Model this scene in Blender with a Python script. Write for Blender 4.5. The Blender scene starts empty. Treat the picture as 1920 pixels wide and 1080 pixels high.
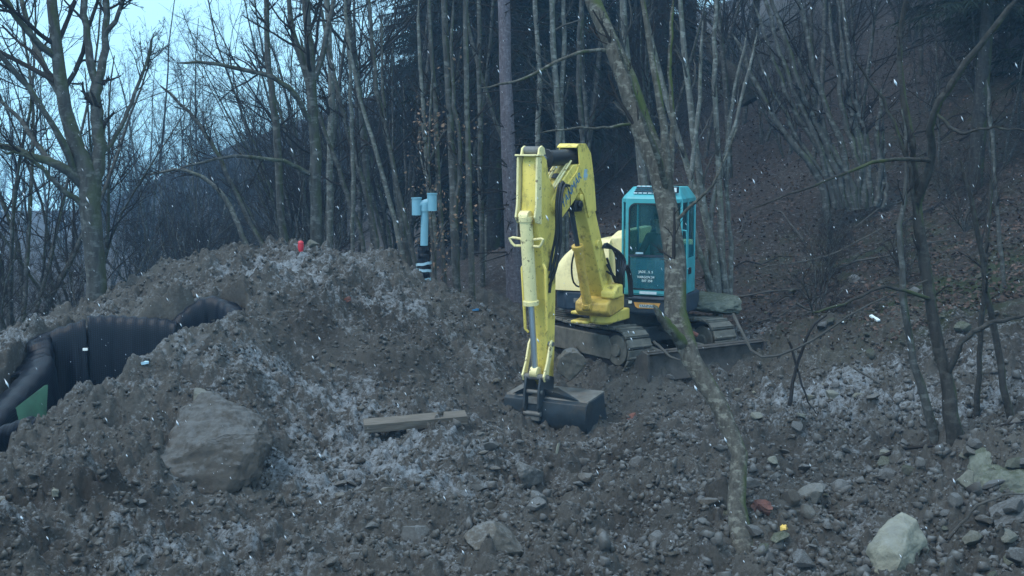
import bpy, bmesh, math, random
import numpy as np
from mathutils import Vector, Matrix, noise as mnoise

random.seed(7)
sc = bpy.context.scene
COL = sc.collection

# ------------------------------------------------------------------ camera, light, exposure
F_PX, CAM_Z, PITCH = 2318.0, 3.4, math.radians(6.4)
cam_d = bpy.data.cameras.new('camera')
cam = bpy.data.objects.new('camera', cam_d); COL.objects.link(cam)
cam_d.sensor_width = 36.0
cam_d.lens = 36.0 * F_PX / 1920.0
cam_d.clip_end = 1000
cam.location = (0, 0, CAM_Z)
cam.rotation_euler = (math.radians(90) - PITCH, 0, 0)
sc.camera = cam

SUN_EL, SUN_AZ = math.radians(52), math.radians(-125)     # azimuth measured from +Y towards +X
world = bpy.data.worlds.new('World'); sc.world = world; world.use_nodes = True
wn, wl = world.node_tree.nodes, world.node_tree.links
wn.clear()
w_out = wn.new('ShaderNodeOutputWorld')
w_bg = wn.new('ShaderNodeBackground')
w_sky = wn.new('ShaderNodeTexSky'); w_sky.sky_type = 'NISHITA'; w_sky.sun_disc = False
w_sky.sun_elevation = SUN_EL; w_sky.sun_rotation = SUN_AZ
w_geo = wn.new('ShaderNodeTexCoord')
w_sep = wn.new('ShaderNodeSeparateXYZ')
w_ramp = wn.new('ShaderNodeValToRGB')
w_ramp.color_ramp.elements[0].position = 0.0
w_ramp.color_ramp.elements[0].color = (3.0, 5.9, 7.6, 1)
w_ramp.color_ramp.elements[1].position = 1.0
w_ramp.color_ramp.elements[1].color = (7.9, 9.9, 11.4, 1)
w_noise = wn.new('ShaderNodeTexNoise'); w_noise.inputs['Scale'].default_value = 2.2
w_noise.inputs['Detail'].default_value = 5
w_nr = wn.new('ShaderNodeMapRange'); w_nr.inputs['To Min'].default_value = 0.8; w_nr.inputs['To Max'].default_value = 1.2
w_mul = wn.new('ShaderNodeMixRGB'); w_mul.blend_type = 'MULTIPLY'; w_mul.inputs['Fac'].default_value = 1.0
w_mix = wn.new('ShaderNodeMixRGB'); w_mix.inputs['Fac'].default_value = 0.93     # heavy cloud cover over the clear sky
wl.new(w_geo.outputs['Generated'], w_sep.inputs[0])
wl.new(w_geo.outputs['Generated'], w_noise.inputs['Vector'])
wl.new(w_sep.outputs['Z'], w_ramp.inputs['Fac'])
wl.new(w_noise.outputs['Fac'], w_nr.inputs['Value'])
wl.new(w_ramp.outputs['Color'], w_mul.inputs['Color1'])
wl.new(w_nr.outputs['Result'], w_mul.inputs['Color2'])
wl.new(w_sky.outputs['Color'], w_mix.inputs['Color1'])
wl.new(w_mul.outputs['Color'], w_mix.inputs['Color2'])
wl.new(w_mix.outputs['Color'], w_bg.inputs['Color'])
w_bg.inputs['Strength'].default_value = 0.15
wl.new(w_bg.outputs['Background'], w_out.inputs['Surface'])

sun_d = bpy.data.lights.new('sun', 'SUN'); sun = bpy.data.objects.new('sun', sun_d); COL.objects.link(sun)
sun_d.energy = 1.5; sun_d.angle = math.radians(28); sun_d.color = (1.0, 0.90, 0.78)
_sd = Vector((math.sin(SUN_AZ) * math.cos(SUN_EL), math.cos(SUN_AZ) * math.cos(SUN_EL), math.sin(SUN_EL)))
sun.rotation_euler = (-_sd).to_track_quat('-Z', 'Y').to_euler()
sun.location = (0, 0, 60)

sc.view_settings.view_transform = 'Standard'; sc.view_settings.look = 'None'
sc.view_settings.gamma = 1; sc.view_settings.use_curve_mapping = False
sc.view_settings.exposure = 0.48
sc.cycles.max_bounces = 6; sc.cycles.diffuse_bounces = 3; sc.cycles.volume_bounces = 1
sc.cycles.transparent_max_bounces = 12
sc.cycles.use_denoising = True
HAZE_DENSITY = 0.0013

# ------------------------------------------------------------------ helpers
def px(u, v, Y):
    """point of the place at distance Y (m) that the photograph shows at pixel (u, v)"""
    yc = -(v - 540.0) / F_PX
    y = math.cos(PITCH) + math.sin(PITCH) * yc
    z = -math.sin(PITCH) + math.cos(PITCH) * yc
    return Vector(((u - 960.0) / F_PX * Y / y, Y, CAM_Z + z * Y / y))

def tag(o, label=None, cat=None, group=None, kind=None):
    if label: o['label'] = label
    if cat: o['category'] = cat
    if group: o['group'] = group
    if kind: o['kind'] = kind
    return o

def empty(name, loc, rotz=0.0):
    o = bpy.data.objects.new(name, None); COL.objects.link(o)
    o.empty_display_size = 0.2
    o.location = loc; o.rotation_euler = (0, 0, rotz)
    o['_M'] = [v for r in (Matrix.Translation(loc) @ Matrix.Rotation(rotz, 4, 'Z')) for v in r]
    return o

def rootM(o):
    while o.parent: o = o.parent
    m = o.get('_M')
    return Matrix([m[i * 4:i * 4 + 4] for i in range(4)]) if m else Matrix.Identity(4)

def link_mesh(name, me, material, parent=None, smooth=None):
    """mesh in world coordinates; children keep their place under the parent's own origin"""
    o = bpy.data.objects.new(name, me); COL.objects.link(o)
    if material is not None and len(me.materials) == 0: me.materials.append(material)
    if smooth is not None:
        me.polygons.foreach_set('use_smooth', [True] * len(me.polygons))
        if smooth < 170: me.set_sharp_from_angle(angle=math.radians(smooth))
    if parent is not None:
        me.transform(rootM(parent).inverted())
        o.parent = parent
    return o

class MB:
    def __init__(s): s.v = []; s.f = []
    def add(s, vs, fs):
        n = len(s.v); s.v += [Vector(p) for p in vs]; s.f += [tuple(i + n for i in f) for f in fs]; return s
    def box(s, c, size, ax=None):
        X, Y, Z = ax if ax else (Vector((1, 0, 0)), Vector((0, 1, 0)), Vector((0, 0, 1)))
        c = Vector(c); a, b, d = size[0] / 2, size[1] / 2, size[2] / 2
        vs = [c + X * (i * a) + Y * (j * b) + Z * (k * d) for i in (-1, 1) for j in (-1, 1) for k in (-1, 1)]
        return s.add(vs, [(0, 1, 3, 2), (4, 6, 7, 5), (0, 4, 5, 1), (2, 3, 7, 6), (0, 2, 6, 4), (1, 5, 7, 3)])
    def prism(s, poly, ext):
        n = len(poly); ext = Vector(ext); A = [Vector(p) for p in poly]; B = [p + ext for p in A]
        return s.add(A + B, [tuple(range(n))[::-1], tuple(range(n, 2 * n))] + [(i, (i + 1) % n, n + (i + 1) % n, n + i) for i in range(n)])
    def loft(s, loops, cap=True, closed=True):
        n = len(loops[0]); vs = [Vector(p) for l in loops for p in l]; fs = []
        for k in range(len(loops) - 1):
            for i in range(n if closed else n - 1):
                j = (i + 1) % n
                fs.append((k * n + i, k * n + j, (k + 1) * n + j, (k + 1) * n + i))
        if cap: fs += [tuple(range(n))[::-1], tuple(range((len(loops) - 1) * n, len(loops) * n))]
        return s.add(vs, fs)
    def tube(s, pts, rad, n=10, cap=True):
        pts = [Vector(p) for p in pts]
        if not hasattr(rad, '__len__'): rad = [rad] * len(pts)
        loops = []; ref = None
        for i, p in enumerate(pts):
            t = (pts[min(i + 1, len(pts) - 1)] - pts[max(i - 1, 0)]).normalized()
            if ref is None:
                ref = t.orthogonal().normalized()
            ref = (ref - t * ref.dot(t)).normalized(); b = t.cross(ref)
            loops.append([p + (ref * math.cos(q) + b * math.sin(q)) * rad[i] for q in [2 * math.pi * k / n for k in range(n)]])
        return s.loft(loops, cap)
    def cyl(s, a, b, r, n=14, r2=None): return s.tube([a, b], [r, r if r2 is None else r2], n)
    def build(s, name, material, parent=None, bevel=0.0, smooth=35, segs=2):
        me = bpy.data.meshes.new(name); me.from_pydata([tuple(v) for v in s.v], [], s.f)
        bm = bmesh.new(); bm.from_mesh(me); bmesh.ops.recalc_face_normals(bm, faces=bm.faces)
        bm.to_mesh(me); bm.free(); me.update()
        o = link_mesh(name, me, material, parent, smooth)
        if bevel:
            m = o.modifiers.new('bevel', 'BEVEL'); m.width = bevel; m.segments = segs; m.limit_method = 'ANGLE'; m.angle_limit = math.radians(35)
            m.harden_normals = False
        return o

def np_mesh(name, verts, faces_list, material=None):
    """verts (N,3); faces_list: list of int arrays (M,k)"""
    me = bpy.data.meshes.new(name)
    me.vertices.add(len(verts)); me.vertices.foreach_set('co', np.ascontiguousarray(verts, dtype=np.float32).ravel())
    nl = sum(f.size for f in faces_list); npoly = sum(len(f) for f in faces_list)
    me.loops.add(nl); me.polygons.add(npoly)
    me.loops.foreach_set('vertex_index', np.concatenate([f.ravel() for f in faces_list]).astype(np.int32))
    tot = np.concatenate([np.full(len(f), f.shape[1]) for f in faces_list])
    st = np.concatenate([[0], np.cumsum(tot)[:-1]])
    me.polygons.foreach_set('loop_start', st.astype(np.int32))
    me.update(calc_edges=True)
    if material: me.materials.append(material)
    return me

# ------------------------------------------------------------------ numpy noise
def _hash(ix, iy, seed):
    h = (ix.astype(np.int64) * 374761393 + iy.astype(np.int64) * 668265263 + seed * 1274126177) & 0x7fffffff
    h = ((h ^ (h >> 13)) * 1274126177) & 0x7fffffff
    h = ((h ^ (h >> 16)) * 668265263) & 0x7fffffff
    return ((h ^ (h >> 15)) & 0xffffff) / float(0xffffff)
def vnoise(x, y, seed=0):
    ix, iy = np.floor(x), np.floor(y); fx, fy = x - ix, y - iy
    fx = fx * fx * fx * (fx * (fx * 6 - 15) + 10); fy = fy * fy * fy * (fy * (fy * 6 - 15) + 10)
    a = _hash(ix, iy, seed); b = _hash(ix + 1, iy, seed); c = _hash(ix, iy + 1, seed); d = _hash(ix + 1, iy + 1, seed)
    return (a + (b - a) * fx) * (1 - fy) + (c + (d - c) * fx) * fy - 0.5
def fbm(x, y, octv, seed=0, gain=0.5):
    s = np.zeros_like(x); a = 1.0
    for k in range(octv):
        c, si = math.cos(k * 1.3 + seed), math.sin(k * 1.3 + seed)
        s += a * vnoise((c * x - si * y) * 2 ** k + 17.3 * k, (si * x + c * y) * 2 ** k - 9.1 * k, seed + k); a *= gain
    return s
def clods(x, y, size, seed, keep=0.6):
    """rounded lumps half sunk in the surface, about `size` metres across"""
    X, Y = x / size, y / size; ix, iy = np.floor(X), np.floor(Y); out = np.zeros_like(x)
    for dx in (-1, 0, 1):
        for dy in (-1, 0, 1):
            jx, jy = ix + dx, iy + dy
            cx = jx + _hash(jx, jy, seed); cy = jy + _hash(jx, jy, seed + 1)
            r = 0.25 + 0.4 * _hash(jx, jy, seed + 2); on = _hash(jx, jy, seed + 3) < keep
            an = _hash(jx, jy, seed + 4) * 3.14; ca, sa = np.cos(an), np.sin(an)
            ex = (X - cx) * ca + (Y - cy) * sa; ey = (-(X - cx) * sa + (Y - cy) * ca) * 1.5
            d = np.sqrt(ex ** 2 + ey ** 2) / r + 0.25 * (np.abs(ex) + np.abs(ey)) / r * 0.5
            out = np.maximum(out, np.where(on & (d < 1), r * np.sqrt(np.clip(1 - d ** 2, 0, 1)), 0))
    return out * size

# ------------------------------------------------------------------ materials
def nodes_of(m):
    m.use_nodes = True; nt = m.node_tree
    return nt, nt.nodes, nt.links, nt.nodes['Principled BSDF']

def ramp(nt, fac, stops):
    r = nt.nodes.new('ShaderNodeValToRGB'); e = r.color_ramp.elements
    while len(e) < len(stops): e.new(0.5)
    for i, (p, c) in enumerate(stops):
        e[i].position = p; e[i].color = (*c, 1) if len(c) == 3 else c
    nt.links.new(fac, r.inputs['Fac']); return r.outputs['Color']

def tex(nt, scale, detail=5, rough=0.55, coord='Object', stretch=None, dist=0.0):
    tc = nt.nodes.new('ShaderNodeTexCoord'); n = nt.nodes.new('ShaderNodeTexNoise')
    n.inputs['Scale'].default_value = scale; n.inputs['Detail'].default_value = detail
    n.inputs['Roughness'].default_value = rough; n.inputs['Distortion'].default_value = dist
    src = tc.outputs[coord]
    if stretch:
        mp = nt.nodes.new('ShaderNodeMapping'); mp.inputs['Scale'].default_value = stretch
        nt.links.new(src, mp.inputs['Vector']); src = mp.outputs[0]
    nt.links.new(src, n.inputs['Vector']); return n.outputs['Fac']

def mix(nt, fac, a, b, mode='MIX'):
    m = nt.nodes.new('ShaderNodeMixRGB'); m.blend_type = mode
    for k, val in (('Fac', fac), ('Color1', a), ('Color2', b)):
        if hasattr(val, 'is_linked') or hasattr(val, 'links'): nt.links.new(val, m.inputs[k])
        elif isinstance(val, (int, float)): m.inputs[k].default_value = val
        else: m.inputs[k].default_value = (*val, 1)
    return m.outputs['Color']

def bump(nt, bsdf, h, strength=0.5, dist=0.02):
    b = nt.nodes.new('ShaderNodeBump'); b.inputs['Strength'].default_value = strength; b.inputs['Distance'].default_value = dist
    nt.links.new(h, b.inputs['Height']); nt.links.new(b.outputs[0], bsdf.inputs['Normal'])

def simple(name, col, rough=0.7, var=0.25, scale=12, metal=0.0, dirt=None, dirt_amt=0.5, bumpv=0.15, spec=0.4, dirt_scale=3.0, dirt_at=(0.5, 0.68), splat=0.0):
    m = bpy.data.materials.new(name); nt, N, L, B = nodes_of(m)
    t = tex(nt, scale, 6)
    lo = tuple(c * (1 - var) for c in col); hi = tuple(min(1, c * (1 + var)) for c in col)
    c = ramp(nt, t, [(0.3, lo), (0.7, hi)])
    if dirt:
        d = tex(nt, dirt_scale, 9, 0.7)
        f = ramp(nt, d, [(dirt_at[0], (0, 0, 0)), (dirt_at[1], (dirt_amt,) * 3)])
        c = mix(nt, f, c, dirt)
        if splat:
            f = ramp(nt, tex(nt, 24, 6, 0.6), [(0.635, (0, 0, 0)), (0.68, (splat,) * 3)]); c = mix(nt, f, c, dirt)
            f = ramp(nt, tex(nt, 5, 8, 0.7, stretch=(5, 5, .5)), [(0.57, (0, 0, 0)), (0.70, (splat * .6,) * 3)]); c = mix(nt, f, c, dirt)
    L.new(c, B.inputs['Base Color']); B.inputs['Roughness'].default_value = rough; B.inputs['Metallic'].default_value = metal
    B.inputs['Specular IOR Level'].default_value = spec
    if bumpv: bump(nt, B, tex(nt, scale * 3, 6), bumpv, 0.01)
    return m

DIRT = (0.10, 0.088, 0.078)
M = {}
M['yellow'] = simple('yellow_paint', (0.70, 0.56, 0.13), 0.45, 0.09, 4, dirt=(0.10, 0.072, 0.035), dirt_amt=0.8, bumpv=0.05, dirt_scale=5, dirt_at=(0.53, 0.68), splat=.75)
M['ochre'] = simple('ochre_paint', (0.62, 0.42, 0.09), 0.5, 0.12, 4, dirt=(0.12, 0.08, 0.04), dirt_amt=0.85, bumpv=0.05, dirt_scale=4, dirt_at=(0.45, 0.66), splat=.7)
M['cream'] = simple('cream_cover', (0.80, 0.70, 0.38), 0.38, 0.05, 2, dirt=(0.2, 0.16, 0.1), dirt_amt=0.4, bumpv=0.02, splat=.3)
M['pale'] = simple('worn_yellow_paint', (0.72, 0.64, 0.33), 0.45, 0.12, 9, dirt=(0.12, 0.09, 0.05), dirt_amt=0.9, bumpv=0.05, dirt_scale=9, dirt_at=(0.57, 0.62), splat=.8)
M['teal'] = simple('teal_paint', (0.055, 0.32, 0.37), 0.4, 0.08, 3, dirt=(0.06, 0.11, 0.11), dirt_amt=0.6, bumpv=0.02, dirt_scale=3, splat=.4)
M['skirt'] = simple('dark_blue_paint', (0.018, 0.035, 0.06), 0.5, 0.2, 6, dirt=(0.07, 0.065, 0.06), dirt_amt=0.5)
M['rubber'] = simple('black_rubber', (0.014, 0.016, 0.02), 0.45, 0.2, 20)
M['dark'] = simple('dark_steel', (0.03, 0.04, 0.05), 0.45, 0.3, 8, dirt=(0.09, 0.075, 0.06), dirt_amt=0.7, spec=0.5)
M['bucket'] = simple('bucket_steel', (0.016, 0.027, 0.038), 0.5, 0.4, 5, dirt=(0.06, 0.052, 0.043), dirt_amt=0.75, spec=0.4, splat=.6)
M['edge'] = simple('worn_steel', (0.11, 0.115, 0.115), 0.55, 0.3, 8, dirt=(0.1, 0.08, 0.06), dirt_amt=0.8)
M['chrome'] = simple('chrome_rod', (0.72, 0.82, 0.92), 0.38, 0.05, 8, metal=1.0, bumpv=0)
M['bladesteel'] = simple('blade_steel', (0.045, 0.042, 0.04), 0.8, 0.4, 7, dirt=(0.09, 0.08, 0.07), dirt_amt=0.8, bumpv=0.6)
M['mudsteel'] = simple('muddy_steel', (0.095, 0.095, 0.085), 0.75, 0.35, 7, dirt=(0.15, 0.14, 0.12), dirt_amt=0.8, bumpv=0.5)
M['seat'] = simple('seat_fabric', (0.02, 0.045, 0.05), 0.9, 0.2, 10)
M['white'] = simple('white_print', (0.75, 0.8, 0.8), 0.5, 0.02, 5, bumpv=0)
M['blueprint'] = simple('blue_print', (0.03, 0.16, 0.34), 0.5, 0.05, 5, bumpv=0)
M['orange'] = simple('orange_badge', (0.75, 0.36, 0.08), 0.5, 0.15, 9, bumpv=0, dirt=(.2, .17, .12), dirt_amt=.5)
M['pvc'] = simple('pale_blue_plastic', (0.15, 0.33, 0.43), 0.38, 0.06, 4, bumpv=0.02, dirt=(0.15, 0.2, 0.22), dirt_amt=0.3)
M['tape'] = simple('blue_white_tape', (0.30, 0.47, 0.58), 0.45, 0.2, 14, bumpv=0.4)
M['green'] = simple('green_board_paint', (0.04, 0.12, 0.075), 0.6, 0.2, 5, dirt=(0.03, 0.05, 0.04), dirt_amt=0.8)
M['wood'] = None
M['brick'] = simple('brick_clay', (0.11, 0.045, 0.036), 0.85, 0.3, 20, bumpv=0.5, dirt=(0.12, 0.09, 0.08), dirt_amt=0.6)
M['red'] = simple('red_plastic', (0.5, 0.03, 0.05), 0.35, 0.1, 6, bumpv=0)
M['litter'] = simple('pale_plastic_scrap', (0.55, 0.66, 0.72), 0.4, 0.15, 9)
M['jacket'] = simple('dark_green_jacket', (0.02, 0.05, 0.045), 0.85, 0.25, 9, bumpv=0.4)
M['trouser'] = simple('dark_trousers', (0.02, 0.025, 0.03), 0.9, 0.2, 9)
M['skin'] = simple('skin', (0.42, 0.26, 0.19), 0.55, 0.06, 20, bumpv=0.03)
M['hair'] = simple('dark_cap', (0.02, 0.02, 0.022), 0.9, 0.2, 20)
M['lens'] = simple('lamp_lens', (0.6, 0.7, 0.75), 0.15, 0.02, 5, bumpv=0)

def glass(name, tint, alpha):
    m = bpy.data.materials.new(name); nt, N, L, B = nodes_of(m)
    B.inputs['Base Color'].default_value = (*tint, 1); B.inputs['Roughness'].default_value = 0.06
    B.inputs['Specular IOR Level'].default_value = 0.6
    t = N.new('ShaderNodeBsdfTransparent'); t.inputs['Color'].default_value = (0.74, 0.90, 0.93, 1)
    mx = N.new('ShaderNodeMixShader'); mx.inputs['Fac'].default_value = alpha
    L.new(t.outputs[0], mx.inputs[1]); L.new(B.outputs[0], mx.inputs[2])
    L.new(mx.outputs[0], N['Material Output'].inputs['Surface'])
    return m
M['glass'] = glass('cab_glass', (0.02, 0.09, 0.11), 0.18)
M['glass_low'] = glass('tinted_lower_glass', (0.03, 0.15, 0.20), 0.6)

# dimpled drainage membrane
m = bpy.data.materials.new('dimpled_membrane'); nt, N, L, B = nodes_of(m)
B.inputs['Specular IOR Level'].default_value = 0.2; B.inputs['Roughness'].default_value = 0.38
tc = N.new('ShaderNodeTexCoord'); vo = N.new('ShaderNodeTexVoronoi'); vo.inputs['Scale'].default_value = 36; vo.inputs['Randomness'].default_value = 0.0
L.new(tc.outputs['UV'], vo.inputs['Vector'])
hb = ramp(nt, vo.outputs['Distance'], [(0.15, (1, 1, 1)), (0.5, (0, 0, 0))])
cc = mix(nt, hb, (0.003, 0.004, 0.007), (0.009, 0.016, 0.030)); L.new(cc, B.inputs['Base Color'])
bump(nt, B, hb, 0.25, 0.01)
M['membrane'] = m

# timber
m = bpy.data.materials.new('weathered_wood'); nt, N, L, B = nodes_of(m)
t = tex(nt, 6, 8, 0.6, stretch=(0.6, 9, 9)); c = ramp(nt, t, [(0.3, (0.05, 0.045, 0.038)), (0.55, (0.10, 0.09, 0.078)), (0.75, (0.15, 0.14, 0.125))])
L.new(c, B.inputs['Base Color']); B.inputs['Roughness'].default_value = 0.85; bump(nt, B, t, 0.6, 0.01)
M['wood'] = m

def bark(name, dark, lightc, lich, scale=9, moss=0.0, lichen=0.5):
    m = bpy.data.materials.new(name); nt, N, L, B = nodes_of(m)
    t = tex(nt, scale, 8, 0.65, stretch=(1.6, 1.6, 0.5))
    c = ramp(nt, t, [(0.32, dark), (0.62, lightc)])
    lt = tex(nt, scale * 0.8, 6, 0.6, stretch=(1, 1, 1.8)); f = ramp(nt, lt, [(0.52, (0, 0, 0)), (0.62, (lichen,) * 3)])
    c = mix(nt, f, c, lich)
    if moss:
        mt = tex(nt, 1.3, 5, 0.6); g = N.new('ShaderNodeNewGeometry'); sp = N.new('ShaderNodeSeparateXYZ'); L.new(g.outputs['Normal'], sp.inputs[0])
        ad = N.new('ShaderNodeMath'); ad.operation = 'MULTIPLY_ADD'; L.new(sp.outputs['X'], ad.inputs[0]); ad.inputs[1].default_value = 0.16; L.new(mt, ad.inputs[2])
        f2 = ramp(nt, ad.outputs[0], [(0.55, (0, 0, 0)), (0.66, (moss,) * 3)])
        c = mix(nt, f2, c, (0.045, 0.062, 0.02))
    L.new(c, B.inputs['Base Color']); B.inputs['Roughness'].default_value = 0.9; B.inputs['Specular IOR Level'].default_value = 0.2
    bump(nt, B, t, 0.8, 0.02)
    return m
M['bark_grey'] = bark('grey_bark', (0.025, 0.026, 0.026), (0.066, 0.068, 0.067), (0.15, 0.165, 0.16), 8, 0.5)
M['bark_fg'] = bark('lichen_bark', (0.028, 0.027, 0.024), (0.075, 0.074, 0.066), (0.17, 0.175, 0.155), 15, 1.0, 0.6)
M['bark_pale'] = bark('pale_bark', (0.05, 0.052, 0.05), (0.12, 0.125, 0.12), (0.23, 0.25, 0.24), 11, 0.35, 0.6)
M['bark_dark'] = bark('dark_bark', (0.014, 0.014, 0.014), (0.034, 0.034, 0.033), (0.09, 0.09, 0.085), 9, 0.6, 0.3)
M['bark_spruce'] = bark('spruce_bark', (0.06, 0.055, 0.065), (0.12, 0.112, 0.135), (0.21, 0.20, 0.23), 18, 0.0, 0.4)
M['twig'] = simple('twig_bark', (0.026, 0.025, 0.026), 0.9, 0.35, 3, bumpv=0, spec=0.1)
M['twig_pale'] = simple('pale_twig_bark', (0.06, 0.06, 0.058), 0.9, 0.3, 3, bumpv=0, spec=0.1)
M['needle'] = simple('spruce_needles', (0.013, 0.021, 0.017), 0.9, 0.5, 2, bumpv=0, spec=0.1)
M['dryleaf'] = simple('dry_beech_leaf', (0.16, 0.11, 0.08), 0.8, 0.4, 3, bumpv=0, spec=0.2)
M['leaf_litter'] = simple('fallen_leaf', (0.060, 0.042, 0.036), 0.85, 0.7, 1.5, bumpv=0, spec=0.25)
M['moss'] = simple('moss', (0.035, 0.055, 0.015), 0.95, 0.5, 10, bumpv=0.9)
M['snow'] = simple('snow', (0.5, 0.55, 0.62), 0.6, 0.02, 5, bumpv=0)

def stone_mat(name, col, snow=0.5, moss=0.0, var=0.35):
    m = bpy.data.materials.new(name); nt, N, L, B = nodes_of(m)
    t = tex(nt, 5, 9, 0.65, dist=0.6)
    info = N.new('ShaderNodeObjectInfo')
    c = ramp(nt, t, [(0.3, tuple(x * (1 - var) for x in col)), (0.7, tuple(x * (1 + var) for x in col))])
    rr = ramp(nt, info.outputs['Random'], [(0.0, (0.7, 0.7, 0.7)), (0.5, (0.92, 0.93, 0.93)), (0.85, (1.1, 1.12, 1.12)), (1.0, (1.4, 1.4, 1.3))])
    c = mix(nt, 1.0, c, rr, 'MULTIPLY')
    g = N.new('ShaderNodeNewGeometry'); sp = N.new('ShaderNodeSeparateXYZ'); L.new(g.outputs['Normal'], sp.inputs[0])
    ad = N.new('ShaderNodeMath'); ad.operation = 'MULTIPLY_ADD'; L.new(sp.outputs['Z'], ad.inputs[0]); ad.inputs[1].default_value = 0.45
    L.new(tex(nt, 9, 8, 0.7), ad.inputs[2])
    if moss:
        f = ramp(nt, ad.outputs[0], [(0.80, (0, 0, 0)), (0.96, (moss,) * 3)]); c = mix(nt, f, c, (0.022, 0.032, 0.012))
    if snow:
        f = ramp(nt, ad.outputs[0], [(0.80, (0, 0, 0)), (1.05, (snow,) * 3)]); c = mix(nt, f, c, (0.22, 0.25, 0.28))
    L.new(c, B.inputs['Base Color']); B.inputs['Roughness'].default_value = 0.8; B.inputs['Specular IOR Level'].default_value = 0.35
    bump(nt, B, tex(nt, 22, 10, 0.7), 0.7, 0.02)
    return m
M['stone'] = stone_mat('grey_stone', (0.075, 0.076, 0.076), 0.3)
M['stone_pale'] = stone_mat('pale_limestone', (0.135, 0.138, 0.118), 0.2)
M['stone_mud'] = stone_mat('mud_covered_stone', (0.070, 0.064, 0.056), 0.35)
M['stone_moss'] = stone_mat('mossy_stone', (0.075, 0.08, 0.068), 0.0, 0.8)
M['lichen'] = stone_mat('lichen_boulder', (0.12, 0.135, 0.115), 0.0, 0.6)
M['mudrock'] = stone_mat('mud_caked_rock', (0.042, 0.039, 0.035), 0.2)
M['clod'] = stone_mat('earth_clod', (0.052, 0.050, 0.046), 0.3)

# ground
m = bpy.data.materials.new('dug_earth'); nt, N, L, B = nodes_of(m)
t1 = tex(nt, 1.1, 10, 0.65); t2 = tex(nt, 26, 10, 0.75); t3 = tex(nt, 4.5, 8, 0.7)
c = ramp(nt, t1, [(0.32, (0.021, 0.0195, 0.0175)), (0.52, (0.045, 0.0425, 0.0385)), (0.70, (0.082, 0.080, 0.074))])
c = mix(nt, ramp(nt, t2, [(0.3, (0, 0, 0)), (0.75, (0.8, 0.8, 0.8))]), c, (0.118, 0.116, 0.109))
at = N.new('ShaderNodeAttribute'); at.attribute_name = 'masks'; c = mix(nt, at.outputs['Alpha'], c, (0.017, 0.0142, 0.0118)); sp = N.new('ShaderNodeSeparateColor'); L.new(at.outputs['Color'], sp.inputs[0])
# leaf litter floor
lit = ramp(nt, tex(nt, 9, 12, 0.8), [(0.36, (0.008, 0.006, 0.006)), (0.5, (0.022, 0.016, 0.015)), (0.62, (0.052, 0.042, 0.039)), (0.8, (0.10, 0.088, 0.08))])
c = mix(nt, sp.outputs['Green'], c, lit)
mo = mix(nt, t3, (0.010, 0.017, 0.006), (0.028, 0.040, 0.013))
c = mix(nt, sp.outputs['Blue'], c, mo)
# frost and thin snow lying on upward faces of crumbs
g = N.new('ShaderNodeNewGeometry'); s2 = N.new('ShaderNodeSeparateXYZ'); L.new(g.outputs['Normal'], s2.inputs[0])
a1 = N.new('ShaderNodeMath'); a1.operation = 'MULTIPLY_ADD'; L.new(s2.outputs['Z'], a1.inputs[0]); a1.inputs[1].default_value = 0.30; L.new(ramp(nt, tex(nt, 13, 11, 0.78), [(0.34, (0, 0, 0)), (0.66, (1, 1, 1))]), a1.inputs[2])
a2 = N.new('ShaderNodeMath'); a2.operation = 'MULTIPLY_ADD'; L.new(sp.outputs['Red'], a2.inputs[0]); a2.inputs[1].default_value = 0.62; L.new(a1.outputs[0], a2.inputs[2])
dv = N.new('ShaderNodeMath'); dv.operation = 'MULTIPLY'; dv.inputs[1].default_value = 0.5; L.new(a2.outputs[0], dv.inputs[0])
f = ramp(nt, dv.outputs[0], [(0.50, (0, 0, 0)), (0.78, (0.85, 0.85, 0.85))])
c = mix(nt, f, c, (0.25, 0.285, 0.325))
L.new(c, B.inputs['Base Color']); B.inputs['Roughness'].default_value = 0.82; B.inputs['Specular IOR Level'].default_value = 0.3
bump(nt, B, tex(nt, 14, 12, 0.78, dist=0.3), 1.0, 0.06)
M['earth'] = m

# ------------------------------------------------------------------ ground surface
def softplus(t, w): return w * np.logaddexp(0, t / w)
def analytic(x, y):
    s = softplus(0.93 * (x - 4.0) + 0.37 * (y - 21.8), 0.9)
    hill = 45 * (1 - np.exp(-0.56 * s / 45))
    v = softplus(-0.80 * (x + 8.0) + 0.60 * (y - 23.0), 2.5)
    return hill - 7.0 * (1 - np.exp(-0.16 * v / 7.0))

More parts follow.
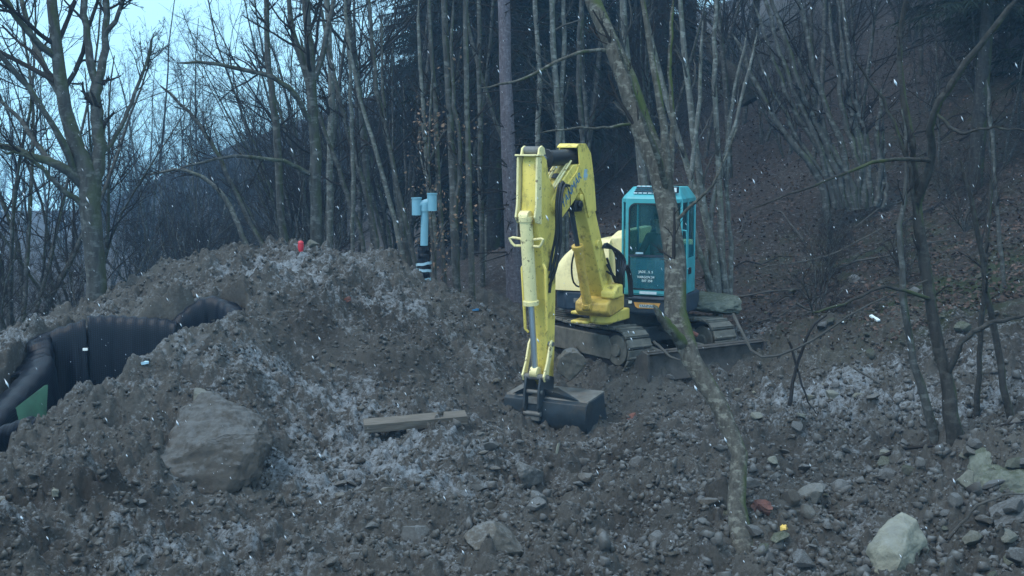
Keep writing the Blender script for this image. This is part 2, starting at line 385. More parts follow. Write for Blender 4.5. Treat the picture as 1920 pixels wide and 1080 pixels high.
CTRL = [  # (u, v, Y) seen in the photograph
 (-150,1080,9.2),(0,1080,9.2),(300,1080,9.5),(650,1080,9.7),(960,1080,9.8),(1300,1080,9.8),(1600,1080,9.8),(1920,1080,9.7),(2100,1080,9.6),
 (0,960,10.9),(300,960,11.3),(600,960,11.6),(960,960,11.6),(1300,960,11.5),(1600,960,11.5),(1920,960,11.2),
 (0,868,12.5),(100,810,12.9),(200,752,13.4),(290,690,14.2),(350,635,15.0),(430,590,15.8),
 (240,860,12.4),(400,800,13.4),(470,700,14.8),(480,600,16.2),(560,560,17.0),
 (620,900,12.6),(800,900,12.7),(960,900,12.8),(600,810,14.3),(780,815,14.4),(900,800,14.6),
 (600,740,15.5),(760,730,15.9),(620,660,16.4),(760,640,16.9),(700,590,17.6),(600,540,18.0),(800,560,18.6),
 (400,475,20.0),(500,468,19.6),(600,467,19.4),(700,472,19.5),(752,490,19.6),(795,545,19.7),(850,560,20.0),(900,600,19.4),(930,660,18.3),(900,720,17.2),
 (300,520,18.9),(180,572,18.8),(100,610,17.6),(420,530,18.0),
 (1040,812,15.9),(1150,800,15.9),(960,780,16.0),(1100,870,14.2),(1250,870,13.8),(1250,790,15.4),
 (1210,724,17.8),(1330,724,17.6),(1440,712,17.6),(1100,690,18.4),(1000,660,19.8),(1450,640,19.0),(1560,650,17.8),
 (900,530,22.5),(950,492,24.5),(1020,455,26),(1130,395,28),(1190,398,28),(1100,450,25),(1320,500,23.5),(1450,480,24),(820,565,22),
 (1600,760,15.7),(1750,720,15.7),(1900,720,15.0),(1420,800,15.0),(1600,850,13.6),(1800,840,13.4),(1900,830,12.8),(1450,900,12.8),
]
_cp = [px(*c) for c in CTRL]
_world = [(0.6,21.5,0.05),(2,20,0.0),(3,21,0.05),(1,23.5,0.2),(-1.5,23.5,0.3),(-3.5,23.0,0.6),(-6,23,0.3),(-9,21,0.0),(-9,17,0.2),(-8,13,0.2),(-7,9,0.1),
          (3.4,19.4,0.02),(1.9,18.6,0.0),(0,6,0.1),(-4,6,0.1),(4,6,0.1),(7,9,0.2),(8,13,0.5)]
_cx = np.array([p.x for p in _cp] + [w[0] for w in _world]); _cy = np.array([p.y for p in _cp] + [w[1] for w in _world])
_cz = np.array([p.z for p in _cp] + [w[2] for w in _world])
def _tps(r2): return 0.5 * r2 * np.log(r2 + 1e-9)
_n = len(_cx)
_K = _tps((_cx[:, None] - _cx) ** 2 + (_cy[:, None] - _cy) ** 2) + np.eye(_n) * 0.02
_P = np.stack([np.ones(_n), _cx, _cy], 1)
_A = np.block([[_K, _P], [_P.T, np.zeros((3, 3))]])
_w = np.linalg.solve(_A, np.concatenate([_cz - analytic(_cx, _cy), np.zeros(3)]))
def sstep(a, b, t):
    t = np.clip((t - a) / (b - a), 0, 1); return t * t * (3 - 2 * t)
PIT = np.array([(-3.50,16.0),(-4.1,14.95),(-4.65,14.0),(-5.25,13.1),(-5.55,11.6),(-6.7,11.6),(-6.35,13.5),(-6.28,15.85),(-5.75,16.35),(-4.5,16.5),(-4.0,16.85),(-3.6,16.6)])
def poly_sd(x, y, P):
    """distance to a polygon, negative inside"""
    d = np.full(x.shape, 1e9); inside = np.zeros(x.shape, bool); n = len(P)
    for i in range(n):
        ax, ay = P[i]; bx, by = P[(i + 1) % n]; ex, ey = bx - ax, by - ay
        t = np.clip(((x - ax) * ex + (y - ay) * ey) / (ex * ex + ey * ey), 0, 1)
        d = np.minimum(d, np.hypot(x - ax - t * ex, y - ay - t * ey))
        c = ((ay > y) != (by > y)) & (x < (bx - ax) * (y - ay) / (by - ay + 1e-12) + ax)
        inside ^= c
    return np.where(inside, -d, d)
def base_h(x, y):
    x = np.asarray(x, float); y = np.asarray(y, float); sh = x.shape; x = x.ravel(); y = y.ravel()
    win = (1 - sstep(26, 33, y)) * (1 - sstep(7.5, 12, np.abs(x))) * sstep(2, 5, y)
    r = np.zeros_like(x); idx = np.nonzero(win > 0)[0]
    for k in range(0, len(idx), 40000):
        i = idx[k:k + 40000]
        r[i] = _tps((x[i, None] - _cx) ** 2 + (y[i, None] - _cy) ** 2) @ _w[:_n] + _w[_n] + _w[_n + 1] * x[i] + _w[_n + 2] * y[i]
    z = analytic(x, y) + r * win
    z -= 2.3 * (1 - sstep(-0.17, 0.02, poly_sd(x, y, PIT)))
    return z.reshape(sh)
def bh(x, y): return float(base_h(np.array([x]), np.array([y]))[0])

ux = np.concatenate([-np.geomspace(3.0, 0.46, 40, endpoint=False), np.linspace(-0.46, 0.46, 690), np.geomspace(3.0, 0.46, 40, endpoint=False)[::-1]])
ys = np.concatenate([np.linspace(1.5, 8.6, 30, endpoint=False), np.linspace(8.6, 23, 500, endpoint=False), 23 * (210 / 23) ** (np.linspace(0, 1, 130) ** 1.15)])
UU, YY = np.meshgrid(ux, ys); XX = UU * YY
Z0 = base_h(XX, YY)
gy, gx = np.gradient(Z0)
hillness = sstep(-0.6, 1.2, 0.85 * (XX - 3.3) + 0.53 * (YY - 21.8))
hillness = np.maximum(hillness, sstep(21.5, 23.5, YY))
rough = 1 - 0.72 * hillness
near = 1 - sstep(24, 40, YY)
det = 0.30 * fbm(XX * 0.9, YY * 0.9, 3, 5) + 0.14 * fbm(XX * 3.1, YY * 3.1, 4, 11) + 0.055 * fbm(XX * 8, YY * 8, 2, 23, 0.55)
det += 0.10 * (0.25 - np.abs(fbm(XX * 2.3, YY * 2.3, 4, 51, 0.6))) + 0.05 * (0.25 - np.abs(fbm(XX * 5.5, YY * 5.5, 2, 55, 0.6)))
var = 0.55 + 0.9 * np.clip(fbm(XX * 0.7, YY * 0.7, 2, 77) + 0.5, 0, 1)
def spot_(u, v, Y, sx, sy):
    p = px(u, v, Y); return np.exp(-(((XX - p.x) / sx) ** 2 + ((YY - p.y) / sy) ** 2))
stony = sstep(0.0, 3.0, XX + 0.35 * (14 - YY)) * (1 - hillness)
det += var * (0.55 * clods(XX, YY, 0.42, 3, 0.22) + 0.7 * clods(XX + 3, YY, 0.22, 9, 0.5) + 0.8 * clods(XX, YY + 7, 0.11, 15, 0.75) + 0.35 * clods(XX, YY, 0.06, 31, 0.7))
smooth_face = 1 - .6 * spot_(650,640,16.6,1.2,.6)
bk_ = 1 - .75 * spot_(1045,800,15.8,.9,.7)
det = det * smooth_face * bk_ + .22 * clods(XX + 1, YY + 2, .95, 47, .35) + .10 * (0.2 - np.abs(fbm(XX * 1.1 + .3 * YY, YY * 2.2, 3, 57)))
Zt = Z0 + det * rough * (0.35 + 0.65 * near) - 0.06 - .09 * spot_(1045,800,15.9,.8,.6) - .16 * spot_(985,800,15.7,.45,.7)
# clear what stands or has been flattened
flat_at = lambda cx, cy, r: np.exp(-((XX - cx) ** 2 + (YY - cy) ** 2) / (2 * r * r))
_g = px(600, 850, 13.6); _h = px(650, 830, 14.0)
masks = np.zeros(XX.shape + (4,), np.float32); masks[..., 3] = 1
def spot(u, v, Y, sx, sy, a):
    p = px(u, v, Y); return a * np.exp(-(((XX - p.x) / sx) ** 2 + ((YY - p.y) / sy) ** 2))
fr = (spot(640,830,14.0,1.1,1.2,1.0) + spot(560,760,15.2,.8,.7,.7) + spot(570,520,18.4,1.2,.9,.9) + spot(680,690,15.9,.7,.5,.3) + spot(420,540,18.2,.8,.6,.4)
    + spot(760,745,15.6,1.0,.6,.75) + spot(1450,740,16.6,1.1,.9,.6) + spot(1600,730,16.2,1.3,.9,.5) + spot(1700,790,14.9,1.1,.9,.65) + spot(1850,740,15.4,1.2,1.2,.6) + spot(160,1010,10.2,.9,.5,.7)
    + spot(330,960,11.2,.6,.5,.3) + spot(700,900,12.6,1.0,.6,.4) + spot(20,700,17,1.5,1.5,.7) + spot(1400,300,29,3,1.2,.4) + spot(1480,880,12.9,.8,.5,.4) + spot(930,690,18,.8,.6,.3))
fr = 0.78 * fr * (0.75 + 1.1 * fbm(XX * 1.3, YY * 1.3, 4, 41)) + 0.30 + 0.55 * fbm(XX * 0.8, YY * 0.8, 3, 61)
fr = fr * (0.55 + 1.3 * np.clip(fbm(XX * 3.7, YY * 3.7, 4, 71, .65) + .35, 0, 1))
masks[..., 0] = np.clip(fr, 0, 1)
masks[..., 1] = np.clip(sstep(-1.2, 1.0, 0.85 * (XX - 3.3) + 0.53 * (YY - 21.8) + 1.2 * fbm(XX, YY, 3, 4)) + sstep(22, 24, YY), 0, 1)
ms = spot(1500,450,24,1.5,1.5,.25) + spot(1700,450,22,2,2,.35) + spot(1750,620,18,1.6,1.0,.9) + spot(1560,600,19.2,1.2,.7,.6) + spot(1380,580,20.2,.8,.5,1.0) + spot(1850,560,18.5,1.2,1.2,.5) + spot(1850,200,27,3,3,.35)
masks[..., 2] = np.clip(ms * (0.4 + 2.6 * np.clip(fbm(XX * 2.2, YY * 2.2, 4, 91) + 0.12, 0, 1)), 0, 1) * masks[..., 1].clip(0.4, 1)
wt = spot(650,640,16.6,1.3,.6,.8) + spot(760,600,17.6,.8,.6,.6) + spot(1130,850,14.2,1.2,.8,.7) + spot(250,940,11.4,1.0,.4,.8) + spot(60,1010,10.2,.8,.35,.6) + spot(900,780,14.8,.6,.5,.5) + spot(1250,960,11.6,1.2,.6,.4)
masks[..., 0] *= (1 - .7 * hillness) * (1 - .8 * np.clip(wt, 0, 1))
masks[..., 3] = np.clip(wt * (.4 + 1.2 * np.clip(fbm(XX * 1.7, YY * 1.7, 4, 33) + .4, 0, 1)) + .5 * np.clip(fbm(XX * .9, YY * .9, 4, 35), 0, 1), 0, .85)
R_, C_ = XX.shape
idx = np.arange(R_ * C_).reshape(R_, C_)
faces = np.stack([idx[:-1, :-1], idx[:-1, 1:], idx[1:, 1:], idx[1:, :-1]], -1).reshape(-1, 4)
me = np_mesh('ground', np.stack([XX, YY, Zt], -1).reshape(-1, 3), [faces], M['earth'])
ca = me.color_attributes.new('masks', 'FLOAT_COLOR', 'POINT'); ca.data.foreach_set('color', masks.reshape(-1))
me.polygons.foreach_set('use_smooth', [True] * len(me.polygons))
ground = bpy.data.objects.new('ground', me); COL.objects.link(ground); ground['kind'] = 'structure'

def ground_z(x, y):
    """height of the finished ground, read back from its grid"""
    u = x / y
    j = int(np.clip(np.searchsorted(ux, u), 1, len(ux) - 1)); i = int(np.clip(np.searchsorted(ys, y), 1, len(ys) - 1))
    a = (u - ux[j - 1]) / (ux[j] - ux[j - 1]); b = (y - ys[i - 1]) / (ys[i] - ys[i - 1])
    a = min(max(a, 0), 1); b = min(max(b, 0), 1)
    return float((Zt[i-1, j-1] * (1 - a) + Zt[i-1, j] * a) * (1 - b) + (Zt[i, j-1] * (1 - a) + Zt[i, j] * a) * b)
def drop(u, v, Y0=9.0, Y1=60.0):
    """where the line of sight through (u, v) meets the ground"""
    Y = Y0
    while Y < Y1:
        p = px(u, v, Y)
        if p.z <= ground_z(p.x, p.y): return Vector((p.x, p.y, ground_z(p.x, p.y)))
        Y += 0.04
    p = px(u, v, Y1); return Vector((p.x, p.y, ground_z(p.x, p.y)))

# ------------------------------------------------------------------ trees
RNG = np.random.default_rng(11)
def norm(a): return a / (np.linalg.norm(a, axis=-1, keepdims=True) + 1e-9)
def grow(start, d, ln, r, P, wob, up, rng, tip=0.25):
    N_ = len(start); pts = np.zeros((N_, P, 3)); tg = np.zeros((N_, P, 3)); pts[:, 0] = start; d = norm(d.copy()); tg[:, 0] = d
    st = (ln / (P - 1))[:, None]
    for k in range(1, P):
        d = norm(d + rng.normal(0, wob, (N_, 3)) + np.array([0, 0, up])); pts[:, k] = pts[:, k - 1] + d * st; tg[:, k] = d
    t = np.linspace(0, 1, P)[None]
    return pts, r[:, None] * (1 - (1 - tip) * t), tg
def spawn(L_, k, tmin, tmax, ang, lf, rf, rng, angj=0.2, lenpow=0.8):
    pts, rad, tg, ln = L_; N_, P = rad.shape
    t = rng.uniform(tmin, tmax, (N_, k)); f = t * (P - 1); i = np.minimum(f.astype(int), P - 2); w = (f - i)[..., None]
    n = np.arange(N_)[:, None]
    s = pts[n, i] * (1 - w) + pts[n, i + 1] * w; r = rad[n, i] * (1 - w[..., 0]) + rad[n, i + 1] * w[..., 0]; d = norm(tg[n, i])
    q = rng.normal(size=d.shape); q = norm(q - d * (q * d).sum(-1, keepdims=True))
    a = (ang + rng.normal(0, angj, t.shape))[..., None]
    nd = d * np.cos(a) + q * np.sin(a)
    l = ln[:, None] * lf * (1 - t * 0.65) ** lenpow * rng.uniform(0.6, 1.2, t.shape)
    return s.reshape(-1, 3), nd.reshape(-1, 3), l.ravel(), (r * rf).ravel()
def tubes(sets):
    """sets: list of (pts (N,P,3), rad (N,P), sides) -> verts, faces"""
    V, Fq, Ft, off = [], [], [], 0
    for pts, rad, S in sets:
        N_, P = rad.shape
        if N_ == 0: continue
        t = norm(np.gradient(pts, axis=1)); m = norm(pts[:, -1] - pts[:, 0])
        ref = np.where(np.abs(m[:, 2:3]) < 0.8, np.array([[0, 0, 1.0]]), np.array([[1.0, 0.2, 0]]))[:, None]
        u = norm(np.cross(t, ref)); w = np.cross(t, u)
        a = np.arange(S) * 2 * np.pi / S
        ring = pts[:, :, None] + (u[:, :, None] * np.cos(a)[:, None] + w[:, :, None] * np.sin(a)[:, None]) * rad[:, :, None, None]
        V.append(ring.reshape(-1, 3)); ii = (np.arange(N_ * P * S) + off).reshape(N_, P, S)
        j = np.roll(ii, -1, axis=2)
        Fq.append(np.stack([ii[:, :-1], j[:, :-1], j[:, 1:], ii[:, 1:]], -1).reshape(-1, 4)); off += N_ * P * S
    return np.concatenate(V), [np.concatenate(Fq)]
def resample(pts, rad, P):
    """smooth a drawn limb through its points"""
    pts = np.array([list(p) for p in pts], float); rad = np.array(rad, float)
    d = np.concatenate([[0], np.cumsum(np.linalg.norm(np.diff(pts, axis=0), axis=1))]); q = np.linspace(0, d[-1], P)
    ex = np.vstack([2 * pts[0] - pts[1], pts, 2 * pts[-1] - pts[-2]]); out = np.zeros((P, 3))
    for k, s in enumerate(q):
        i = min(max(np.searchsorted(d, s, 'right') - 1, 0), len(pts) - 2); t = (s - d[i]) / (d[i + 1] - d[i] + 1e-9)
        p0, p1, p2, p3 = ex[i], ex[i + 1], ex[i + 2], ex[i + 3]
        out[k] = 0.5 * (2 * p1 + (p2 - p0) * t + (2 * p0 - 5 * p1 + 4 * p2 - p3) * t * t + (3 * p1 - p0 - 3 * p2 + p3) * t ** 3)
    return out, np.interp(q, d, rad)
def as_level(pts, rad):
    tg = norm(np.gradient(pts, axis=1)); ln = np.linalg.norm(np.diff(pts, axis=1), axis=2).sum(1); return pts, rad, tg, ln
def twig_levels(L0, spec, rng, rmin=0.0022):
    """spec: list of (k, tmin, tmax, ang, lenfac, rfac, P, wob, up, sides)"""
    out = []; cur = L0
    for (k, a, b, an, lf, rf, P, wb, up, S) in spec:
        s, d, l, r = spawn(cur, k, a, b, an, lf, rf, rng)
        r = np.maximum(r, rmin); pts, rad, tg = grow(s, d, l, r, P, wb, up, rng, 0.35)
        out.append((pts, rad, S)); cur = (pts, rad, tg, l)
    return out
def smooth_mesh(me): me.polygons.foreach_set('use_smooth', [True] * len(me.polygons)); return me

def bare_tree_meshes(seed, kind):
    rng = np.random.default_rng(seed)
    if kind == 'tall':
        H = rng.uniform(13, 16); P0 = 14
        p, r, t = grow(np.zeros((1, 3)), np.array([[rng.normal(0, .06), rng.normal(0, .06), 1.0]]), np.array([H]), np.array([rng.uniform(.06, .11)]), P0, .035, .02, rng, .2)
        L0 = (p, r, t, np.array([H])); tr = [(p, r, 8)]
        br = twig_levels(L0, [(26, .12, .97, .85, .33, .42, 7, .13, .07, 4), (9, .1, .97, .7, .5, .5, 5, .18, .04, 3), (9, .1, 1, .65, .5, .6, 4, .2, .03, 3)], rng, .0038)
    elif kind == 'coppice':
        n = int(rng.integers(5, 9)); a = rng.uniform(0, 6.28, n); tilt = rng.uniform(.08, .42, n)
        d = np.stack([np.cos(a) * tilt, np.sin(a) * tilt, np.ones(n)], 1); ln = rng.uniform(5, 9, n)
        s = np.stack([np.cos(a) * .15, np.sin(a) * .15, np.zeros(n)], 1)
        p, r, t = grow(s, d, ln, rng.uniform(.03, .065, n), 11, .07, .015, rng, .2)
        L0 = (p, r, t, ln); tr = [(p, r, 6)]
        br = twig_levels(L0, [(13, .2, .97, .6, .34, .45, 6, .13, .05, 4), (8, .1, .97, .65, .5, .55, 4, .17, .03, 3), (6, .1, 1, .6, .5, .65, 3, .2, .02, 3)], rng, .0032)
    elif kind == 'thin':
        H = rng.uniform(9, 13)
        p, r, t = grow(np.zeros((1, 3)), np.array([[rng.normal(0, .12), rng.normal(0, .08), 1.0]]), np.array([H]), np.array([rng.uniform(.045, .07)]), 14, .04, .01, rng, .2)
        L0 = (p, r, t, np.array([H])); tr = [(p, r, 6)]
        br = twig_levels(L0, [(20, .1, .97, .75, .22, .4, 6, .14, .05, 4), (8, .1, .97, .65, .5, .5, 4, .18, .03, 3), (6, .1, 1, .6, .5, .65, 3, .2, .02, 3)], rng, .0034)
    else:  # shrub
        n = 16; a = rng.uniform(0, 6.28, n); tilt = rng.uniform(.15, 1.0, n)
        d = np.stack([np.cos(a) * tilt, np.sin(a) * tilt, np.ones(n)], 1); ln = rng.uniform(1.6, 3.2, n)
        p, r, t = grow(np.zeros((n, 3)), d, ln, rng.uniform(.01, .022, n), 8, .12, .01, rng, .3)
        L0 = (p, r, t, ln); tr = [(p, r, 5)]
        br = twig_levels(L0, [(8, .15, .97, .6, .4, .55, 5, .15, .04, 3), (7, .1, 1, .6, .5, .6, 4, .18, .02, 3), (4, .1, 1, .6, .5, .7, 3, .2, .02, 3)], rng, .0028)
    v, f = tubes(tr); a = smooth_mesh(np_mesh('trunk', v, f))
    v, f = tubes(br); b = smooth_mesh(np_mesh('crown', v, f))
    return a, b

def spruce_meshes(seed, H=15.0, low=0.08, dens=1.0):
    rng = np.random.default_rng(seed)
    p, r, t = grow(np.zeros((1, 3)), np.array([[0, 0, 1.0]]), np.array([H]), np.array([H * .011]), 12, .008, 0, rng, .1)
    nb = int(230 * dens); z = rng.uniform(low, .98, nb); a = rng.uniform(0, 6.28, nb); ln = H * .17 * (1 - z) ** .75 * rng.uniform(.6, 1.1, nb) + .2
    s = np.stack([np.zeros(nb), np.zeros(nb), z * H], 1)
    s[:, :2] += np.array([np.interp(z * H, p[0, :, 2], p[0, :, 0]), np.interp(z * H, p[0, :, 2], p[0, :, 1])]).T
    d = np.stack([np.cos(a), np.sin(a), -0.15 + .3 * z], 1)
    bp, brd, bt = grow(s, d, ln, np.full(nb, .018), 7, .04, -.03, rng, .3)
    v, f = tubes([(p, r, 8), (bp, brd, 3)]); A = smooth_mesh(np_mesh('trunk', v, f))
    # drooping needle sprays along every bough
    k = 46; s2, d2, l2, r2 = spawn((bp, brd, bt, ln), k, .08, 1.0, 1.0, .26, .5, rng, .3, .5)
    d2[:, 2] = d2[:, 2] * .3 - .45; d2 = norm(d2); l2 = l2 * .9 + .08
    side = norm(np.cross(d2, rng.normal(size=d2.shape))); w = (.010 + .018 * rng.random(len(l2)))[:, None]
    mid = s2 + d2 * (l2 * .5)[:, None]; tip = s2 + d2 * l2[:, None] + np.array([0, 0, -.04])
    V = np.stack([s2, mid + side * w, tip, mid - side * w], 1).reshape(-1, 3); Fq = np.arange(len(V)).reshape(-1, 4)
    B_ = np_mesh('crown', V, [Fq])
    return A, B_

def tree_from(meshes, name, loc, rz, scale, mt, mc, label, cat, group, tilt=0.0):
    root = bpy.data.objects.new(name, None); COL.objects.link(root); root.location = loc
    root.rotation_euler = (tilt * math.sin(rz * 7), tilt * math.cos(rz * 5), rz); root.scale = (scale,) * 3
    for nm, me, mm in (('trunk', meshes[0], mt), ('crown', meshes[1], mc)):
        if not me.materials: me.materials.append(mm)
        o = bpy.data.objects.new(nm, me); COL.objects.link(o); o.parent = root
    tag(root, label, cat, group); return root

def hero_tree(name, limbs, label, cat, mt, mc, spec, seed, group=None, sides=10, extra=None, rough=0.0):
    """limbs: list of lists of (u, v, Y, width_px); the first is the trunk, all are drawn where they stand"""
    rng = np.random.default_rng(seed); P = 16; PT, RD = [], []
    for lb in limbs:
        pts = [px(u, v, Y) for (u, v, Y, w) in lb]; rad = [w / 2.0 * Y / F_PX for (u, v, Y, w) in lb]
        a, b = resample(pts, rad, P)
        if rough: a[1:-1] += rng.normal(0, rough, (P - 2, 3)); b = b * (1 + rng.normal(0, .04, P))
        b[-1] *= .35; PT.append(a); RD.append(b)
    base = Vector(PT[0][0]); gz = ground_z(base.x, base.y)
    if PT[0][0][2] > gz - 0.05:
        PT[0][0][2] = gz - 0.12
    base.z = PT[0][0][2]
    root = empty(name, base); tag(root, label, cat, group)
    PT = np.array(PT); RD = np.array(RD)
    for k in range(1, P if len(PT) > 0 else 0):
        pass
    v, f = tubes([(PT, RD, sides)]); link_mesh('trunk', smooth_mesh(np_mesh('trunk', v, f)), mt, root)
    if spec:
        br = twig_levels(as_level(PT, RD), spec, rng, .0022)
        v, f = tubes(br); link_mesh('crown', smooth_mesh(np_mesh('crown', v, f)), mc, root)
    return root

SP_BIG = [(7, .35, 1, .8, .42, .45, 8, .13, .05, 5), (7, .1, 1, .7, .5, .5, 6, .16, .04, 4), (6, .1, 1, .65, .5, .6, 4, .18, .03, 3), (4, .1, 1, .6, .5, .7, 3, .2, .02, 3)]
SP_MED = [(9, .3, 1, .75, .22, .42, 7, .13, .05, 4), (7, .1, 1, .7, .5, .5, 5, .16, .04, 3), (6, .1, 1, .65, .5, .6, 4, .18, .03, 3)]
SP_THIN = [(8, .3, 1, .7, .15, .45, 6, .13, .04, 4), (6, .1, 1, .65, .5, .55, 4, .16, .03, 3), (4, .1, 1, .6, .5, .7, 3, .18, .02, 3)]
SP_FG = [(5, .35, 1, .7, .14, .24, 7, .12, .05, 4), (5, .1, 1, .7, .5, .5, 5, .16, .04, 3), (4, .1, 1, .65, .5, .6, 4, .18, .03, 3)]

hero_tree('broadleaf_tree', [
 [(183,585,19.0,42),(178,500,19,37),(174,420,19,38),(168,360,19,40),(150,290,19,30),(126,220,19,25),(108,120,19,22),(98,20,19,20),(92,-160,19,14),(90,-400,19,6)],
 [(172,380,19,28),(186,290,19.1,24),(180,190,19.2,22),(183,150,19.2,22)],
 [(182,160,19.2,16),(166,90,19.2,14),(156,0,19.2,12),(150,-200,19.2,7)],
 [(183,155,19.2,17),(196,90,19.3,14),(200,0,19.3,12),(210,-180,19.3,7)],
 [(158,350,19,20),(115,312,18.8,16),(50,290,18.6,14),(-30,262,18.4,11),(-160,200,18,6)],
 [(150,345,19,14),(110,250,18.7,12),(50,160,18.5,11),(0,105,18.3,10),(-120,-20,18,5)],
 [(108,110,19,14),(60,70,18.8,12),(0,-20,18.6,10),(-50,-140,18.5,5)],
 [(120,200,19,12),(75,110,19.4,10),(45,20,19.6,9),(20,-120,19.8,5)],
 [(150,330,19,12),(95,300,19.3,10),(40,230,19.6,8),(-20,170,19.8,5)],
 [(160,385,19,12),(110,350,18.8,10),(60,300,18.6,7),(0,280,18.4,4)],
 [(186,300,19.1,10),(230,230,19.3,8),(262,150,19.5,6),(290,60,19.7,4)],
 [(200,60,19.3,10),(225,20,19.2,8),(235,-60,19.2,6)],
 ], 'large forked bare tree on the left end of the earth mound, against the sky', 'tree', M['bark_grey'], M['twig'], SP_BIG, 3, rough=.012, sides=12)
hero_tree('broadleaf_tree', [
 [(597,480,22,24),(592,380,22,23),(590,280,22,22),(588,190,22,20),(580,100,22,17),(574,0,22,15),(570,-250,22,6)],
 [(588,200,22,14),(566,110,22,12),(545,30,22,10),(530,-120,22,6)],
 [(590,150,22,12),(612,70,22,10),(628,-20,22,8),(650,-180,22,4)],
 [(588,230,22,11),(520,150,21.6,9),(400,120,21.2,7),(330,118,21,4)],
 [(590,330,22,9),(520,300,21.6,8),(420,295,21.2,6),(330,320,21,4)],
 ], 'upright bare tree rising behind the crest of the earth mound, near the red lantern', 'tree', M['bark_grey'], M['twig'], SP_BIG, 5, rough=.015)
hero_tree('young_tree', [
 [(860,575,20.6,17),(855,480,20.6,16),(848,330,20.6,15),(842,180,20.6,13),(833,20,20.6,12),(825,-300,20.6,4)],
 [(850,420,20.6,9),(862,300,20.5,8),(848,150,20.5,7),(850,0,20.5,5)],
 ], 'left of the two slender straight trees between the vent pipe and the excavator arm', 'tree', M['bark_grey'], M['twig'], SP_THIN, 8, 'pair of slender trees', rough=.01)
hero_tree('young_tree', [
 [(888,590,20.4,13),(882,460,20.4,12),(879,330,20.4,11),(875,180,20.4,10),(873,20,20.4,9),(870,-260,20.4,4)],
 ], 'right of the two slender straight trees between the vent pipe and the excavator arm', 'tree', M['bark_grey'], M['twig'], SP_THIN, 9, 'pair of slender trees', rough=.01)
spr = hero_tree('spruce_tree', [
 [(968,520,23,34),(962,480,23,29),(956,350,23,27),(950,200,23,25),(946,60,23,23),(942,-120,23,20),(935,-700,23,8)],
 ], 'tall straight spruce with pinkish grey bark just left of the raised excavator arm', 'tree', M['bark_spruce'], M['twig'],
 [(90, .05, .9, 1.45, .10, .13, 5, .06, -.02, 3), (3, .2, 1, .8, .4, .7, 3, .1, 0, 3)], 12, rough=.004, sides=14)
hero_tree('leaning_tree', [
 [(1400,1030,10.45,54),(1384,960,10.8,36),(1374,900,11.1,33),(1384,845,11.2,33),(1362,780,11.4,33),(1322,720,11.6,36),(1288,660,11.8,40),(1268,590,12.0,43),(1268,510,12.2,42),(1256,440,12.4,38),(1252,370,12.5,40),(1226,290,12.7,42),(1194,215,12.9,40),(1163,120,13.1,34),(1132,50,13.3,30),(1100,-30,13.5,27),(1040,-240,14,15)],
 [(1284,650,11.8,24),(1262,622,11.7,22),(1240,596,11.65,16),(1226,572,11.6,7)],
 [(1252,380,12.5,20),(1250,300,12.5,17),(1240,200,12.6,14),(1222,100,12.7,11),(1205,0,12.8,9),(1190,-150,12.9,5)],
 [(1250,360,12.5,14),(1236,300,12.3,12),(1212,240,12.2,10),(1190,170,12.1,8),(1150,60,12,5)],
 [(1255,340,12.5,12),(1262,240,12.8,10),(1256,120,13.0,8),(1262,0,13.2,6)],
 [(1140,95,13.2,8),(1090,98,13.0,6),(1030,122,12.8,6),(970,152,12.6,5),(900,165,12.4,3)],
 [(1262,420,12.4,7),(1300,382,12.3,6),(1340,340,12.2,5),(1385,230,12.1,3)],
 [(1196,230,12.9,7),(1150,238,12.7,5),(1080,240,12.5,4),(1010,250,12.3,3)],
 ], 'crooked lichen covered tree leaning across the front of the turquoise excavator cab', 'tree', M['bark_fg'], M['twig'], SP_FG, 21, sides=16, rough=.006)
hero_tree('bare_tree', [
 [(1792,850,13.2,36),(1786,780,13.2,28),(1772,700,13.3,24),(1752,610,13.4,22),(1736,500,13.5,22),(1722,420,13.5,20),(1716,340,13.6,17),(1712,270,13.6,14)],
 [(1720,380,13.5,18),(1745,300,13.4,15),(1752,210,13.2,14),(1790,150,13.1,13),(1840,80,13.0,12),(1915,-10,12.9,9)],
 [(1712,280,13.6,13),(1690,150,13.7,11),(1688,60,13.7,10),(1715,-60,13.7,7)],
 [(1772,720,13.3,14),(1800,650,13.2,11),(1850,610,13.1,9),(1930,590,13,6)],
 [(1745,300,13.4,8),(1660,300,13.2,7),(1560,335,13.0,5),(1400,395,12.8,3)],
 [(1742,560,13.4,8),(1660,540,13.2,6),(1580,570,13.0,5),(1500,595,12.8,3)],
 [(1752,210,13.2,8),(1800,250,13.0,6),(1850,240,12.8,5),(1940,245,12.7,3)],
 [(1725,430,13.5,9),(1700,300,13.5,7),(1660,200,13.5,6),(1600,110,13.5,4)],
 ], 'dark bare tree on the right forking above head height, on the frosted gravel', 'tree', M['bark_dark'], M['twig'], SP_FG, 23, sides=12, rough=.008)
hero_tree('bare_tree', [
 [(1758,850,13.4,22),(1740,770,13.4,17),(1716,690,13.4,15),(1700,610,13.4,14),(1692,520,13.4,12),(1688,420,13.4,10),(1700,330,13.5,8),(1690,200,13.6,6)],
 ], 'thin grey stem rising close left of the dark forked tree on the right', 'tree', M['bark_grey'], M['twig'], SP_THIN, 24, rough=.008)
